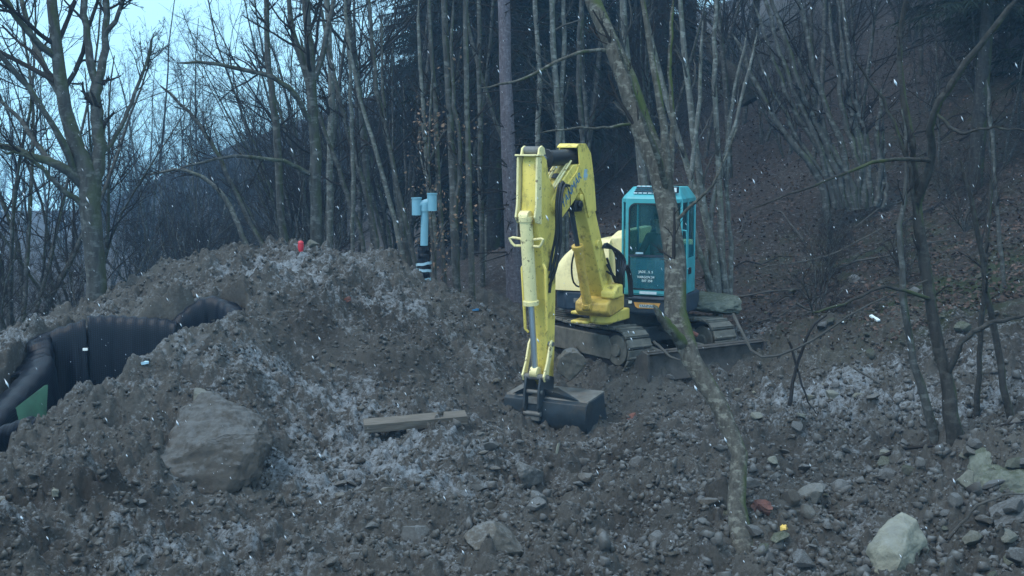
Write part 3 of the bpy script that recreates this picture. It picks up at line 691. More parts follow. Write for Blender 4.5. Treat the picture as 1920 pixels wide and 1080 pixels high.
for k, (lb, lab) in enumerate([
 ([(1905,835,13.8,16),(1885,740,13.9,14),(1868,640,14,13),(1850,540,14,11),(1832,430,14,9),(1800,300,14,6)], 'thin dark sapling standing over the broken rocks at the right edge'),
 ([(1830,800,14.6,13),(1835,720,14.6,11),(1842,600,14.6,10),(1850,470,14.6,8),(1862,300,14.7,5)], 'short thin sapling between the dark forked tree and the right edge'),
 ([(1885,560,18.0,9),(1872,430,18.0,8),(1862,300,18.1,7),(1850,150,18.2,5)], 'thin sapling standing on the slope near the right picture edge')]):
    hero_tree('sapling', [lb], lab, 'tree', M['bark_dark'] if k < 2 else M['bark_grey'], M['twig'], SP_THIN, 30 + k, rough=.008)
# coppice behind the cab
hero_tree('coppiced_tree', [
 [(1350,560,20.4,20),(1338,480,20.4,16),(1322,400,20.4,14),(1306,300,20.4,13),(1292,180,20.4,12),(1280,60,20.4,10),(1270,-120,20.4,6)],
 [(1362,560,20.5,15),(1352,470,20.5,13),(1350,380,20.5,12),(1345,260,20.5,10),(1340,120,20.6,9),(1345,-60,20.6,5)],
 [(1340,555,20.3,13),(1318,490,20.2,11),(1300,430,20.2,10),(1296,330,20.2,9),(1310,200,20.2,8),(1318,40,20.2,5)],
 [(1368,560,20.6,11),(1372,470,20.7,9),(1360,340,20.7,8),(1372,200,20.8,7),(1400,60,20.9,4)],
 [(1334,560,20.3,12),(1325,500,20.4,10),(1338,380,20.5,9),(1358,300,20.6,8),(1392,180,20.6,6),(1420,60,20.6,4)],
 [(1345,560,20.8,14),(1330,430,20.9,12),(1285,300,21,11),(1240,150,21.1,10),(1200,-20,21.2,7)],
 ], 'clump of pale coppiced stems right behind the cab, beside the mossy boulder', 'tree', M['bark_pale'], M['twig_pale'], SP_THIN, 41, rough=.01)
# pale stems behind the cab, left of the leaning tree
hero_tree('pale_tree', [[(1212,420,24,20),(1205,330,24,18),(1196,250,24,17),(1180,150,24,16),(1170,40,24,14),(1160,-200,24,8)]],
 'pale straight trunk showing above the cab roof, left of the leaning tree', 'tree', M['bark_pale'], M['twig_pale'], SP_THIN, 43, rough=.008)
hero_tree('pale_tree', [[(1052,480,23.5,14),(1050,380,23.5,13),(1048,250,23.5,12),(1040,120,23.5,11),(1035,0,23.5,10),(1030,-200,23.5,6)],
 [(1062,480,23.6,10),(1060,350,23.6,9),(1052,200,23.6,9),(1058,60,23.6,8),(1050,-150,23.6,5)]],
 'two-stemmed pale tree standing behind the raised boom', 'tree', M['bark_pale'], M['twig_pale'], SP_THIN, 44, rough=.008)
# large hazel coppice on the slope
rc = random.Random(5); limbs = []
bx, by_ = 1605, 395
for k in range(15):
    o = (k - 7) / 7.0; b = (bx + 48 * o, by_ - abs(o) * 8 + rc.uniform(-4, 4))
    tx, ty = bx - 95 + o * 150 + rc.uniform(-25, 25), rc.uniform(-120, 110)
    if k > 11: tx, ty = bx + 30 + o * 25, rc.uniform(120, 260)
    w = rc.uniform(9, 15)
    limbs.append([(b[0], b[1], 24.5, w), (b[0] * .75 + tx * .25 + 8, b[1] * .75 + ty * .25, 24.5, w * .9), (b[0] * .45 + tx * .55, b[1] * .5 + ty * .5, 24.6, w * .75), (tx, ty, 24.8, w * .4)])
hero_tree('coppiced_tree', limbs, 'wide fan of grey coppiced stems on the open slope right of the cab', 'tree', M['bark_grey'], M['twig'], SP_THIN, 45, rough=.02, sides=7)
# leaning saplings behind the mound and pipe
ll = [[(770,530,21.5,10),(735,400,21.5,9),(700,270,21.5,8),(660,120,21.5,7),(640,-60,21.5,4)], [(780,540,21.8,11),(752,420,21.8,10),(735,300,21.8,9),(705,150,21.8,8),(690,-30,21.8,5)],
      [(790,545,21.4,9),(765,430,21.4,8),(742,340,21.4,7),(720,200,21.4,6),(715,20,21.4,4)], [(812,560,21.6,11),(812,440,21.6,10),(800,310,21.6,9),(790,180,21.6,8),(785,0,21.6,5)],
      [(690,480,24,9),(640,330,24,8),(600,220,24,7),(560,60,24,5)], [(540,480,25,16),(525,380,25,15),(520,260,25,14),(505,130,25,12),(495,-60,25,8)],
      [(660,475,23,8),(662,350,23,8),(658,200,23,7),(650,30,23,5)], [(715,485,24,10),(690,380,24,9),(640,200,24,8),(610,60,24,6),(590,-90,24,4)],
      [(500,480,24.5,9),(440,360,24.5,8),(380,240,24.5,7),(300,160,24.5,5)], [(470,480,26,10),(420,370,26,9),(350,320,26,7),(270,330,26,4)],
      [(835,565,22,10),(826,400,22,9),(818,250,22,9),(806,60,22,7),(800,-120,22,5)], [(905,560,24,11),(903,430,24,10),(900,280,24,10),(898,120,24,9),(896,-60,24,7)],
      [(1010,470,25,12),(1005,330,25,11),(1012,180,25,10),(1004,30,25,9),(1000,-150,25,6)], [(985,470,26,10),(975,350,26,9),(920,200,26,8),(885,80,26,7),(860,-60,26,4)],
      [(1100,430,26,12),(1095,300,26,11),(1085,160,26,10),(1088,0,26,9)], [(620,470,26,14),(618,330,26,13),(622,190,26,12),(615,40,26,11),(610,-90,26,8)]]
nm = ['behind the mound, left of the vent pipe', 'close behind the vent pipe, leaning left', 'behind the vent pipe', 'just right of the vent pipe', 'leaning left behind the mound crest', 'thick dark one behind the mound crest',
      'thin upright one behind the mound crest', 'leaning over the mound from the right', 'leaning far left behind the mound', 'arching low over the left slope of the mound', 'between vent pipe and slender pair', 'just right of the slender pair',
      'between the spruce and the raised arm', 'leaning left behind the spruce', 'behind the boom knee', 'beside the upright tree on the mound crest']
for k, lb in enumerate(ll):
    hero_tree('sapling', [lb], 'bare grey sapling ' + nm[k], 'tree', M['bark_grey'] if k % 3 else M['bark_pale'], M['twig'], SP_THIN, 60 + k, rough=.012, sides=7, group='bare saplings behind the mound')

# dry beech leaves that still hang on the saplings by the pipe
def dry_leaves(center, n, spread, seed):
    rng = np.random.default_rng(seed); c = np.array(center); P = c + rng.normal(size=(n, 3)) * np.array(spread)
    a = norm(rng.normal(size=(n, 3))); b = norm(np.cross(a, rng.normal(size=(n, 3)))); s = rng.uniform(.022, .04, (n, 1))
    V = np.stack([P - a * s, P + b * s * .6, P + a * s, P - b * s * .6], 1).reshape(-1, 3); return V
hangs = [((805, 250, 21), 60, (.15, .3, .25)), ((800, 330, 21), 70, (.18, .3, .5)), ((835, 240, 20.7), 50, (.2, .2, .15)), ((830, 410, 20.8), 80, (.2, .3, .35)), ((860, 415, 20.5), 50, (.18, .2, .2)),
         ((815, 470, 20.9), 50, (.25, .3, .15)), ((790, 290, 21.3), 50, (.1, .3, .4)), ((865, 330, 20.7), 40, (.15, .2, .2)), ((825, 520, 21), 40, (.2, .2, .12)), ((870, 240, 20.7), 36, (.2, .2, .12)), ((845, 130, 20.7), 20, (.3, .2, .2))]
V = np.concatenate([dry_leaves(px(*h[0]), h[1], h[2], 100 + i) for i, h in enumerate(hangs)])
beech = hero_tree('beech_sapling', [[(818,575,20.9,8),(812,470,20.9,7),(803,350,20.9,6),(806,230,20.9,5),(812,110,20.9,3)], [(812,480,20.9,5),(835,420,20.8,4),(858,410,20.6,3),(885,395,20.5,2)], [(806,300,20.9,4),(835,245,20.8,3),(872,238,20.7,2)],
   [(803,350,20.9,4),(790,300,21.2,3),(785,240,21.4,2)]], 'beech sapling with dry brown leaves still hanging, right of the vent pipe', 'tree', M['bark_grey'], M['twig'], SP_THIN, 77)
lf = link_mesh('dry_leaves', np_mesh('dry_leaves', V, [np.arange(len(V)).reshape(-1, 4)]), M['dryleaf'], beech); lf['kind'] = 'stuff'

# ---- background woodland
VAR = {k: [bare_tree_meshes(200 + 10 * i + j, k) for j in range(n)] for i, (k, n) in enumerate((('tall', 4), ('coppice', 4), ('thin', 3), ('shrub', 3)))}
SPR = [spruce_meshes(300, 17, .12), spruce_meshes(301, 14, .05), spruce_meshes(302, 20, .25, .9)]
rb = random.Random(19)
def zone_trees(n, ulo, uhi, ylo, yhi, kinds, label, group, smin=.8, smax=1.2, mind=0.7, avoid=None, nm='bare_tree', mt=None, mc=None):
    placed = []
    tries = 0
    while len(placed) < n and tries < n * 30:
        tries += 1
        Y = ylo * (yhi / ylo) ** rb.random(); u = rb.uniform(ulo, uhi); x = (u - 960) / F_PX * Y
        if any((x - a) ** 2 + (Y - b) ** 2 < mind ** 2 for a, b in placed): continue
        if avoid and avoid(u, Y): continue
        placed.append((x, Y)); k = rb.choice(kinds)
        ms = rb.choice(SPR) if k == 'spruce' else rb.choice(VAR[k])
        tree_from(ms, 'spruce_tree' if k == 'spruce' else nm, (x, Y, bh(x, Y) - .08), rb.uniform(0, 6.28), rb.uniform(smin, smax),
                  M['bark_dark'] if k == 'spruce' else (mt or M['bark_grey']), M['needle'] if k == 'spruce' else (mc or M['twig']), label if k != 'spruce' else label.replace('bare', 'dark evergreen'), 'tree', group, .03)
zone_trees(7, 560, 800, 28, 46, ['coppice', 'thin', 'coppice', 'tall'], 'bare tree in the hazy thicket behind the left part of the mound', 'bare trees behind the mound', mind=1.2)
zone_trees(44, 100, 860, 60, 150, ['tall', 'coppice', 'thin', 'coppice'], 'faint bare tree far back in the blue haze on the left', 'distant trees on the left', .8, 1.15, 1.5)
zone_trees(10, -150, 180, 20.5, 28, ['shrub', 'coppice', 'shrub'], 'dark bushy thicket plant behind the big forked tree at the left edge', 'thicket at the left edge', .8, 1.1, .8, nm='shrub')
zone_trees(12, 230, 600, 27, 48, ['shrub'], 'dense leafless bush behind the left slope of the mound', 'bushes behind the mound', 1.0, 1.5, 1.0, nm='shrub')
zone_trees(16, -60, 420, 90, 180, ['coppice', 'tall'], 'faint bare tree far back in the blue haze on the left', 'distant trees on the left', 1.0, 1.4, 3)
zone_trees(16, 220, 800, 50, 90, ['coppice'], 'faint bare tree far back in the blue haze on the left', 'distant trees on the left', .9, 1.3, 1.5)
zone_trees(5, 500, 800, 28, 40, ['coppice', 'tall'], 'bare tree in the hazy thicket behind the left part of the mound', 'bare trees behind the mound', mind=1.2)
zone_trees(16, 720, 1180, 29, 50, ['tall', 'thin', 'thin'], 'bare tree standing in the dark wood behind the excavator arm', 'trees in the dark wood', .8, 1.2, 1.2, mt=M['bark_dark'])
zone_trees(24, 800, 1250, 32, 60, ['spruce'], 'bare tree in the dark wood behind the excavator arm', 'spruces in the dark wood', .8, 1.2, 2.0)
zone_trees(14, 1180, 1900, 27, 40, ['thin', 'coppice', 'tall'], 'bare tree scattered on the open leaf covered slope', 'bare trees on the slope', .7, 1.1, 2.0)
zone_trees(34, 1150, 2050, 38, 62, ['tall', 'coppice', 'thin', 'spruce'], 'bare tree high on the hazy upper slope', 'trees on the upper slope', .8, 1.2, 1.8)
zone_trees(9, 1800, 2080, 23, 34, ['spruce'], 'bare tree in the top right corner on the slope', 'spruces at the top right', .6, .8, 1.8)
zone_trees(12, 1420, 1980, 24, 36, ['shrub', 'thin', 'coppice'], 'thin leafless brush on the right hand slope', 'brush on the slope', .4, .8, 1.5)
zone_trees(9, 1500, 1980, 19.5, 24, ['shrub'], 'thin leafless shrub on the right hand slope', 'leafless shrubs on the slope', .35, .6, 1.5, nm='shrub', mc=M['twig'])

# ------------------------------------------------------------------ stones and clods
def rock_mesh(seed, sub=3, flat=0.75, cuts=9, nz=.10, name='stone'):
    rr = random.Random(seed); bm = bmesh.new(); bmesh.ops.create_icosphere(bm, subdivisions=sub, radius=1.0)
    planes = []
    for k in range(cuts):
        n = Vector((rr.gauss(0, 1), rr.gauss(0, 1), rr.gauss(0, 1))).normalized(); planes.append((n, rr.uniform(.40, .80)))
    off = Vector((seed * 3.1, seed * 1.7, 0))
    for v in bm.verts:
        for n, d in planes:
            q = v.co.dot(n)
            if q > d: v.co -= n * (q - d) * .93
        v.co *= 1 + nz * mnoise.fractal(v.co * 1.7 + off, 1.0, 2.0, 4) + nz * .35 * mnoise.noise(v.co * 6 + off)
        v.co.z *= flat
    me = bpy.data.meshes.new(name); bm.to_mesh(me); bm.free()
    me.polygons.foreach_set('use_smooth', [True] * len(me.polygons)); me.set_sharp_from_angle(angle=math.radians(20))
    return me
ROCKS = {}
for mk in ('stone', 'stone_pale', 'stone_mud', 'stone_moss'):
    ROCKS[mk] = [rock_mesh(40 + i * 3 + len(mk), 3, rb.uniform(.5, .9), 14, .07) for i in range(6)]
    for me in ROCKS[mk]: me.materials.append(M[mk])
def rock(loc, size, mk='stone', label='', group=None, rot=None, mesh=None, name='stone', cat='stone', sink=.3):
    o = bpy.data.objects.new(name, mesh or rb.choice(ROCKS[mk])); COL.objects.link(o)
    s = size if hasattr(size, '__len__') else (size * rb.uniform(.8, 1.3), size * rb.uniform(.7, 1.0), size * rb.uniform(.6, .95))
    o.scale = [q / 2 for q in s]; o.location = (loc[0], loc[1], loc[2] + s[2] * .5 * (.7 - sink * 1.6))
    o.rotation_euler = rot or (rb.uniform(-.4, .4), rb.uniform(-.4, .4), rb.uniform(0, 6.28))
    tag(o, label, cat, group); return o
def hero_rock(seed, u, v, Y, size, mk, label, rot=(0, 0, 0), sub=5, flat=.9, cuts=10, nz=.12, name='boulder', dz=0.0):
    me = rock_mesh(seed, sub, flat, cuts, nz, name); me.materials.append(M[mk]); p = px(u, v, Y)
    o = bpy.data.objects.new(name, me); COL.objects.link(o); o.scale = [q / 2 for q in size]; o.location = (p.x, p.y, p.z + dz); o.rotation_euler = rot
    tag(o, label, name); return o
def hull_rock(pts, mk, label, name='boulder', seed=1, amp=.035, cuts=5):
    """a boulder drawn by its corners: hull, subdivided, then weathered"""
    P3 = [px(*p) for p in pts]; c = sum(P3, Vector()) / len(P3); bm = bmesh.new()
    for p in P3: bm.verts.new(p - c)
    g_ = bmesh.ops.convex_hull(bm, input=bm.verts); bmesh.ops.delete(bm, geom=[v for v in bm.verts if not v.link_faces], context='VERTS')
    for _ in range(cuts):
        bmesh.ops.subdivide_edges(bm, edges=bm.edges, cuts=1, use_grid_fill=True); bmesh.ops.triangulate(bm, faces=bm.faces)
        if _ == 1: bmesh.ops.smooth_vert(bm, verts=bm.verts, factor=.25, use_axis_x=True, use_axis_y=True, use_axis_z=True)
    bm.normal_update(); of_ = Vector((seed * 5.1, seed, 0))
    for v in bm.verts:
        q = v.co * 1.0; n1 = mnoise.fractal(Vector((q.x * 2.2, q.y * 2.2, q.z * 3.4)) + of_, .9, 2.0, 6); n2 = abs(mnoise.noise(Vector((q.x * 1.6 + q.z, q.y * 1.5, q.z * 6)) + of_))
        n3 = mnoise.fractal(q * 9 + of_, .8, 2.0, 4); v.co += v.normal * (amp * n1 + amp * 1.1 * n2 + amp * .28 * n3)
    me = bpy.data.meshes.new(name); bm.to_mesh(me); bm.free(); me.materials.append(M[mk]); smooth_mesh(me); me.set_sharp_from_angle(angle=math.radians(30))
    o = bpy.data.objects.new(name, me); COL.objects.link(o); o.location = c - Vector((0, 0, .05)); tag(o, label, name); return o
hull_rock([(286,885,12.25),(320,925,12.0),(420,925,12.05),(488,888,12.3),(510,820,12.7),(498,778,13.1),(445,746,13.4),(388,724,13.5),(348,752,13.3),(315,812,12.8),(290,850,12.5),(425,806,12.5),(480,800,12.55),(300,862,12.2),
           (350,800,14.0),(500,810,14.0),(400,950,13.6),(330,920,13.3)], 'mudrock', 'largest mud caked boulder at the foot of the mound, pale patch on its top', seed=3, amp=.045)
hero_rock(5, 380, 742, 13.55, (.30, .22, .25), 'stone_pale', 'pale stone stuck on top of the big muddy boulder', (.2, .1, .3), 4, name='stone')
hull_rock([(305,700,14.5),(322,650,14.8),(345,628,15.0),(395,618,15.1),(400,650,14.9),(350,672,14.5),(330,700,14.35),(360,720,14.3),(400,700,14.7),(350,640,15.3),(330,720,14.9)],
          'mudrock', 'flat faced earthy slab on the rim of the lined pit', seed=11, amp=.02)
hero_rock(11, 178, 768, 13.3, (.14, .14, .15), 'stone_pale', 'small pale stone on the rim of the pit near the left edge', name='stone', sub=4)
hull_rock([(1626,1024,9.95),(1650,985,10.1),(1692,948,10.3),(1718,966,10.25),(1736,1006,10.15),(1704,1066,9.8),(1668,1088,9.7),(1640,1060,9.8),(1662,1010,9.85),(1700,985,10.0),(1690,1040,9.72),(1740,1020,10.6),(1685,956,10.7),(1645,1060,10.4),(1680,1150,9.9)],
          'stone_pale', 'large pale green-grey boulder near the bottom right', seed=7, amp=.024)
hero_rock(15, 1074, 688, 16.9, (.60, .45, .62), 'stone_mud', 'brown boulder standing just behind the bucket', (.1, .15, .8), nz=.1)
hero_rock(17, 1338, 572, 20.0, (1.15, .8, .55), 'lichen', 'pale mossy boulder behind the far crawler track', (.05, .08, .2), nz=.14)
hull_rock([(1805,905,12.0),(1830,840,12.5),(1870,812,12.8),(1930,808,12.9),(1990,850,12.6),(2000,940,12.0),(1920,962,11.6),(1850,950,11.7),(1880,870,11.9),(1940,880,11.8),(1850,860,13.3),(1980,840,13.4),(1900,950,12.8)],
          'lichen', 'broad mossy boulder at the right edge above the rubble', seed=9, amp=.07)
hero_rock(21, 1900, 960, 11.2, (.7, .5, .42), 'stone', 'dark flat rock at the right edge below the mossy boulder', (.2, -.2, .2))
hero_rock(23, 1810, 905, 11.9, (.26, .22, .3), 'stone_pale', 'pale stone wedged under the broad mossy boulder', name='stone', sub=4)
hero_rock(25, 1400, 905, 12.2, (.3, .25, .22), 'stone', 'grey stone leaning on the right of the crooked tree base', name='stone', sub=4)
hero_rock(27, 780, 1000, 11.1, (.32, .3, .24), 'stone', 'rounded grey stone in the lower middle of the dug earth', (.2, .4, .2), name='stone', sub=4)
hero_rock(29, 930, 1020, 10.6, (.62, .5, .4), 'stone_mud', 'wide muddy boulder half buried at the bottom centre', (.1, .2, .6), nz=.1)
hero_rock(31, 990, 890, 13.1, (.42, .3, .4), 'stone', 'angular stone below the bucket in the middle of the diggings', (.3, .3, .9))
hero_rock(33, 1005, 945, 12.2, (.34, .3, .26), 'stone', 'blocky stone beneath the angular one in the middle', (.1, .5, .1), name='stone', sub=4)
hero_rock(35, 585, 458, 19.0, (.26, .18, .16), 'stone_pale', 'small pale stone on the mound crest beside the red lantern', name='stone', sub=3)
hero_rock(37, 1460, 1040, 10.5, (.36, .22, .2), 'stone', 'bluish slab beside the base of the crooked tree', (.3, .1, .4), name='stone', sub=4)
hero_rock(39, 1400, 975, 11.25, (.5, .4, .35), 'stone_moss', 'moss covered stone touching the foot of the crooked tree', (.1, .3, .1), name='stone', sub=4)
hero_rock(41, 1520, 935, 11.9, (.4, .32, .3), 'stone', 'dull grey block left of the large pale boulder', (.2, -.3, .4), name='stone', sub=4)
hero_rock(43, 1560, 740, 15.9, (.26, .2, .14), 'stone_pale', 'tan stone on the frosted gravel below the blade', name='stone', sub=3)
hero_rock(45, 370, 888, 12.5, (.22, .2, .3), 'stone_mud', 'small upright clod under the front of the biggest boulder', name='stone', sub=4)

def scatter(n, ulo, uhi, vlo, vhi, smin, smax, mks, label, group, power=2.2):
    for k in range(n):
        u, v = rb.uniform(ulo, uhi), rb.uniform(vlo, vhi); p = drop(u, v)
        if p.y > 24: continue
        if float(poly_sd(np.array([p.x]), np.array([p.y]), PIT)[0]) < .12: continue
        s = smin + (smax - smin) * rb.random() ** power; mk = rb.choice(mks)
        if 1600 < u < 1760 and 930 < v < 1120: continue
        rock(p, s, mk, label, group)
scatter(95, 1400, 1930, 850, 1090, .07, .34, ['stone', 'stone', 'stone', 'stone_moss', 'stone_pale', 'stone_mud'], 'angular stone in the rubble around the large pale boulder at the lower right', 'rubble at the lower right', 1.8)
scatter(60, 1240, 1900, 700, 860, .05, .22, ['stone', 'stone_mud', 'stone', 'stone_pale'], 'stone lying on the frosted gravel right of the crooked tree', 'stones on the frosted gravel')
scatter(55, 880, 1330, 800, 1080, .06, .28, ['stone', 'stone_mud', 'stone_mud', 'stone'], 'stone in the freshly dug earth below the bucket', 'stones in the dug earth')
scatter(36, 0, 880, 880, 1080, .06, .22, ['stone_mud', 'stone_mud', 'stone'], 'muddy stone in the foreground earth at the lower left', 'stones in the left foreground')
scatter(26, 420, 950, 480, 780, .06, .2, ['stone_mud', 'stone_mud', 'stone'], 'stone lying on the face of the earth mound', 'stones on the mound')
scatter(26, 1400, 1900, 520, 690, .10, .38, ['stone_moss', 'stone_moss', 'stone', 'stone_mud'], 'mossy stone at the foot of the leaf covered slope', 'mossy stones under the slope', 1.5)

# loose clods, far too many to count
rng = np.random.default_rng(5)
def lowrock(seed, n=9):
    """small angular lump: the hull of a few points, faces turned outwards"""
    rr = np.random.default_rng(seed); V_ = norm(rr.normal(size=(n, 3))) * rr.uniform(.8, 1.05, (n, 1)); V_ -= V_.mean(0); F_ = []
    for i in range(n):
        for j in range(i + 1, n):
            for k in range(j + 1, n):
                nn = np.cross(V_[j] - V_[i], V_[k] - V_[i]); d = (V_ - V_[i]) @ nn; d[[i, j, k]] = 0
                if (d <= 1e-9).all(): F_.append((i, j, k))
                elif (d >= -1e-9).all(): F_.append((i, k, j))
    return V_, np.array(F_)
def strew(name, Xc, Yc, S_, material, label, cat, variants=9, lift=.2):
    ok = poly_sd(Xc, Yc, PIT) > .1; Xc, Yc, S_ = Xc[ok], Yc[ok], S_[ok]
    Zc = np.array([ground_z(a, b) for a, b in zip(Xc, Yc)]); VV, FF, off = [], [], 0
    for k in range(variants):
        sel = np.arange(len(Xc)) % variants == k; n = int(sel.sum()); V_, F_ = lowrock(500 + k, 9)
        P_ = V_[None] * rng.uniform(.6, 1.35, (n, 1, 3)); th = rng.uniform(0, 6.28, n)[:, None]; t2_ = rng.uniform(-.9, .9, n)[:, None]
        y_ = P_[..., 1] * np.cos(t2_) - P_[..., 2] * np.sin(t2_); z_ = P_[..., 1] * np.sin(t2_) + P_[..., 2] * np.cos(t2_)
        P_ = np.stack([P_[..., 0] * np.cos(th) - y_ * np.sin(th), P_[..., 0] * np.sin(th) + y_ * np.cos(th), z_], -1)
        P_ = P_ * S_[sel][:, None, None] + np.stack([Xc[sel], Yc[sel], Zc[sel] + S_[sel] * lift], -1)[:, None]
        VV.append(P_.reshape(-1, 3)); FF.append((F_[None] + (np.arange(n) * len(V_))[:, None, None]).reshape(-1, 3) + off); off += n * len(V_)
    me = np_mesh(name, np.concatenate(VV), [np.concatenate(FF)], material)
    o = bpy.data.objects.new(name, me); COL.objects.link(o); tag(o, label, cat, kind='stuff'); return o
NC = 36000
Yc = rng.uniform(9.0, 21.5, NC); Uc = rng.uniform(-.45, .45, NC); Xc = Uc * Yc
okc = (0.85 * (Xc - 3.3) + 0.53 * (Yc - 21.8) < .6) & (poly_sd(Xc, Yc, PIT) > .1)
Xc, Yc = Xc[okc], Yc[okc]; NC = len(Xc)
S_ = (.009 + .040 * rng.random(NC) ** 3.2)
strew('earth_clods', Xc, Yc, S_, M['clod'], 'loose crumbs and clods of dug earth scattered over the mound and foreground', 'earth')
NQ = 2600; Yq = rng.uniform(9.2, 16.5, NQ); uq = rng.uniform(-.05, .46, NQ); kq = rng.random(NQ) < sstep(-.05, .25, uq) * .8 + .15; Yq, uq = Yq[kq], uq[kq]
strew('broken_stones', uq * Yq, Yq, .02 + .06 * rng.random(len(Yq)) ** 2.2, M['stone'], 'small broken stones strewn between the larger rocks on the right', 'stones')

# fallen leaves on the slope
NL = 26000
Yc = 17.5 + 24 * rng.random(NL) ** 1.6; Uc = rng.uniform(-.08, .47, NL); Xc = Uc * Yc
sv = 0.85 * (Xc - 3.3) + 0.53 * (Yc - 21.8)
okc = (sv > -.9 + rng.random(NL) * 1.3); Xc, Yc = Xc[okc], Yc[okc]; NL = len(Xc)
Zc = np.array([ground_z(a, b) for a, b in zip(Xc, Yc)]) + rng.uniform(.005, .045, NL)
a = norm(rng.normal(size=(NL, 3)) * np.array([1, 1, .45])); b = norm(np.cross(a, rng.normal(size=(NL, 3)) * np.array([.5, .5, 1]))); s = rng.uniform(.02, .05, (NL, 1))
Pc = np.stack([Xc, Yc, Zc], -1)
V = np.stack([Pc - a * s, Pc + b * s * .6, Pc + a * s, Pc - b * s * .6], 1).reshape(-1, 3)
me = np_mesh('leaf_litter', V, [np.arange(len(V)).reshape(-1, 4)], M['leaf_litter'])
o = bpy.data.objects.new('leaf_litter', me); COL.objects.link(o); tag(o, 'brown fallen leaves covering the wooded slope on the right', 'leaves', kind='stuff')

# thin fallen sticks
def stick(pts, w, label, mt='twig_pale', name='branch', group=None):
    P3 = [px(*p) for p in pts]; a, b = resample(P3, [w * (1 - .6 * i / (len(P3) - 1)) * P3[0].y / F_PX / 2 for i in range(len(P3))], 14)
    a += RNG.normal(0, .006, a.shape)
    root = MB(); root.tube([Vector(q) for q in a], list(b), 6)
    o = root.build(name, M[mt]); tag(o, label, 'branch', group); return o
stick([(1375,590,15),(1425,668,14.2),(1520,640,13.8),(1620,575,13.5),(1740,525,13.4)], 6, 'long thin bent branch hanging in an arc right of the blade')
stick([(1225,640,17.3),(1260,670,17.0),(1300,682,16.9)], 6, 'short stick lying against the dozer blade behind the crooked tree')
stick([(1490,568,20.3),(1515,580,20.3),(1555,588,20.2),(1575,575,20.2)], 6, 'pale dead stick on the dark leaf litter right of the mossy boulder')
stick([(1480,760,14.5),(1490,700,14.5),(1520,620,14.4),(1550,590,14.4)], 8, 'dark upright stick rising from the gravel right of the crooked tree', 'twig')
stick([(1480,640,14.5),(1510,740,14.5),(1530,775,14.6)], 5, 'dark crossing stick leaning on the gravel', 'twig')
stick([(1600,690,16.5),(1680,735,16.2),(1760,765,15.8)], 5, 'pale straight stick lying on the frosted gravel')
stick([(1640,860,13.4),(1700,840,13.3),(1780,830,13.2),(1870,800,13),(1925,790,13)], 9, 'thick dark root over the right hand bank', 'twig')
stick([(1780,1010,11),(1830,950,11),(1900,925,11),(1960,930,11)], 6, 'pale arched twig over the rocks at the bottom right')
stick([(300,455,19),(430,500,20),(380,480,20)], 1, 'short twig left of the mound crest')
stick([(1650,430,21),(1550,480,21),(1440,500,21),(1380,520,21)], 4, 'long faint branch lying down the leaf covered slope')

for k in range(22):
    Y_ = rb.uniform(20, 33); u_ = rb.uniform(1380, 1900); p_ = px(u_, 500, Y_); a_ = rb.uniform(-.5, .5) + (0 if rb.random() < .7 else 1.2); ln_ = rb.uniform(.8, 2.4); pts_ = []
    for q in range(5):
        x_ = p_.x + math.cos(a_) * ln_ * (q / 4 - .5) + rb.uniform(-.05, .05); y_ = p_.y + math.sin(a_) * ln_ * (q / 4 - .5) + rb.uniform(-.05, .05); pts_.append(Vector((x_, y_, ground_z(x_, y_) + .03 + (.08 if q % 2 else 0))))
    w_ = rb.uniform(.012, .03); mb = MB(); mb.tube(pts_, [w_ * (1 - .15 * q) for q in range(5)], 5); o = mb.build('branch', M['twig_pale' if rb.random() < .6 else 'twig']); nv_ = len(o.data.vertices)
    c_v = sum((v.co for v in o.data.vertices), Vector()) / nv_; o.data.transform(Matrix.Translation(-c_v)); o.location = c_v
    tag(o, 'fallen branch', 'branch', 'fallen branches on the slope')

# the dark uprooted stub on the slope
lg = empty('tree_stump', px(1395, 175, 34)); tag(lg, 'black broken trunk lying on the hazy slope above the cab', 'stump')
b_ = MB(); b_.tube([px(1330, 95, 34.4), px(1365, 130, 34.1), px(1395, 165, 33.8), px(1408, 190, 33.7)], [.12, .2, .42, .3], 12); b_.build('trunk', M['bark_dark'], lg)
b_ = MB(); b_.tube([px(1395, 180, 34), px(1372, 172, 34.1), px(1360, 160, 34.2)], [.08, .06, .03], 6); b_.build('branch', M['bark_dark'], lg); b_ = MB(); b_.tube([px(1340, 105, 34.4), px(1320, 70, 34.6), px(1322, 20, 34.6)], [.1, .08, .04], 6)
b_.build('branch', M['bark_dark'], lg)
# ------------------------------------------------------------------ excavator
G = Vector((1.9, 19.9, 0.04)); YAW = math.radians(22); BYAW = math.radians(30)
D = Vector((-math.sin(YAW), -math.cos(YAW), 0)); Lf = Vector((math.cos(YAW), -math.sin(YAW), 0)); UP = Vector((0, 0, 1))
BF = Vector((-math.sin(BYAW), -math.cos(BYAW), 0)); BW = Vector((math.cos(BYAW), -math.sin(BYAW), 0))
TF = Vector((0.545, -0.838, 0)); TW = Vector((0.838, 0.545, 0))       # crawler forward and its far side
BO = Vector((1.40, 18.6, 0))
ex = empty('excavator', G)
tag(ex, 'yellow tracked excavator with turquoise cab, arm raised and bucket resting on the ground', 'excavator')
def U3(a, l, z): return Vector((G.x, G.y, 0)) + D * a + Lf * l + UP * z         # upper structure coordinates
def B3(t, z, w=0.0): return BO + BF * t + BW * w + UP * z                        # boom plane coordinates
def T3(f, w, z): return Vector((G.x, G.y, 0)) + TF * f + TW * w + UP * z

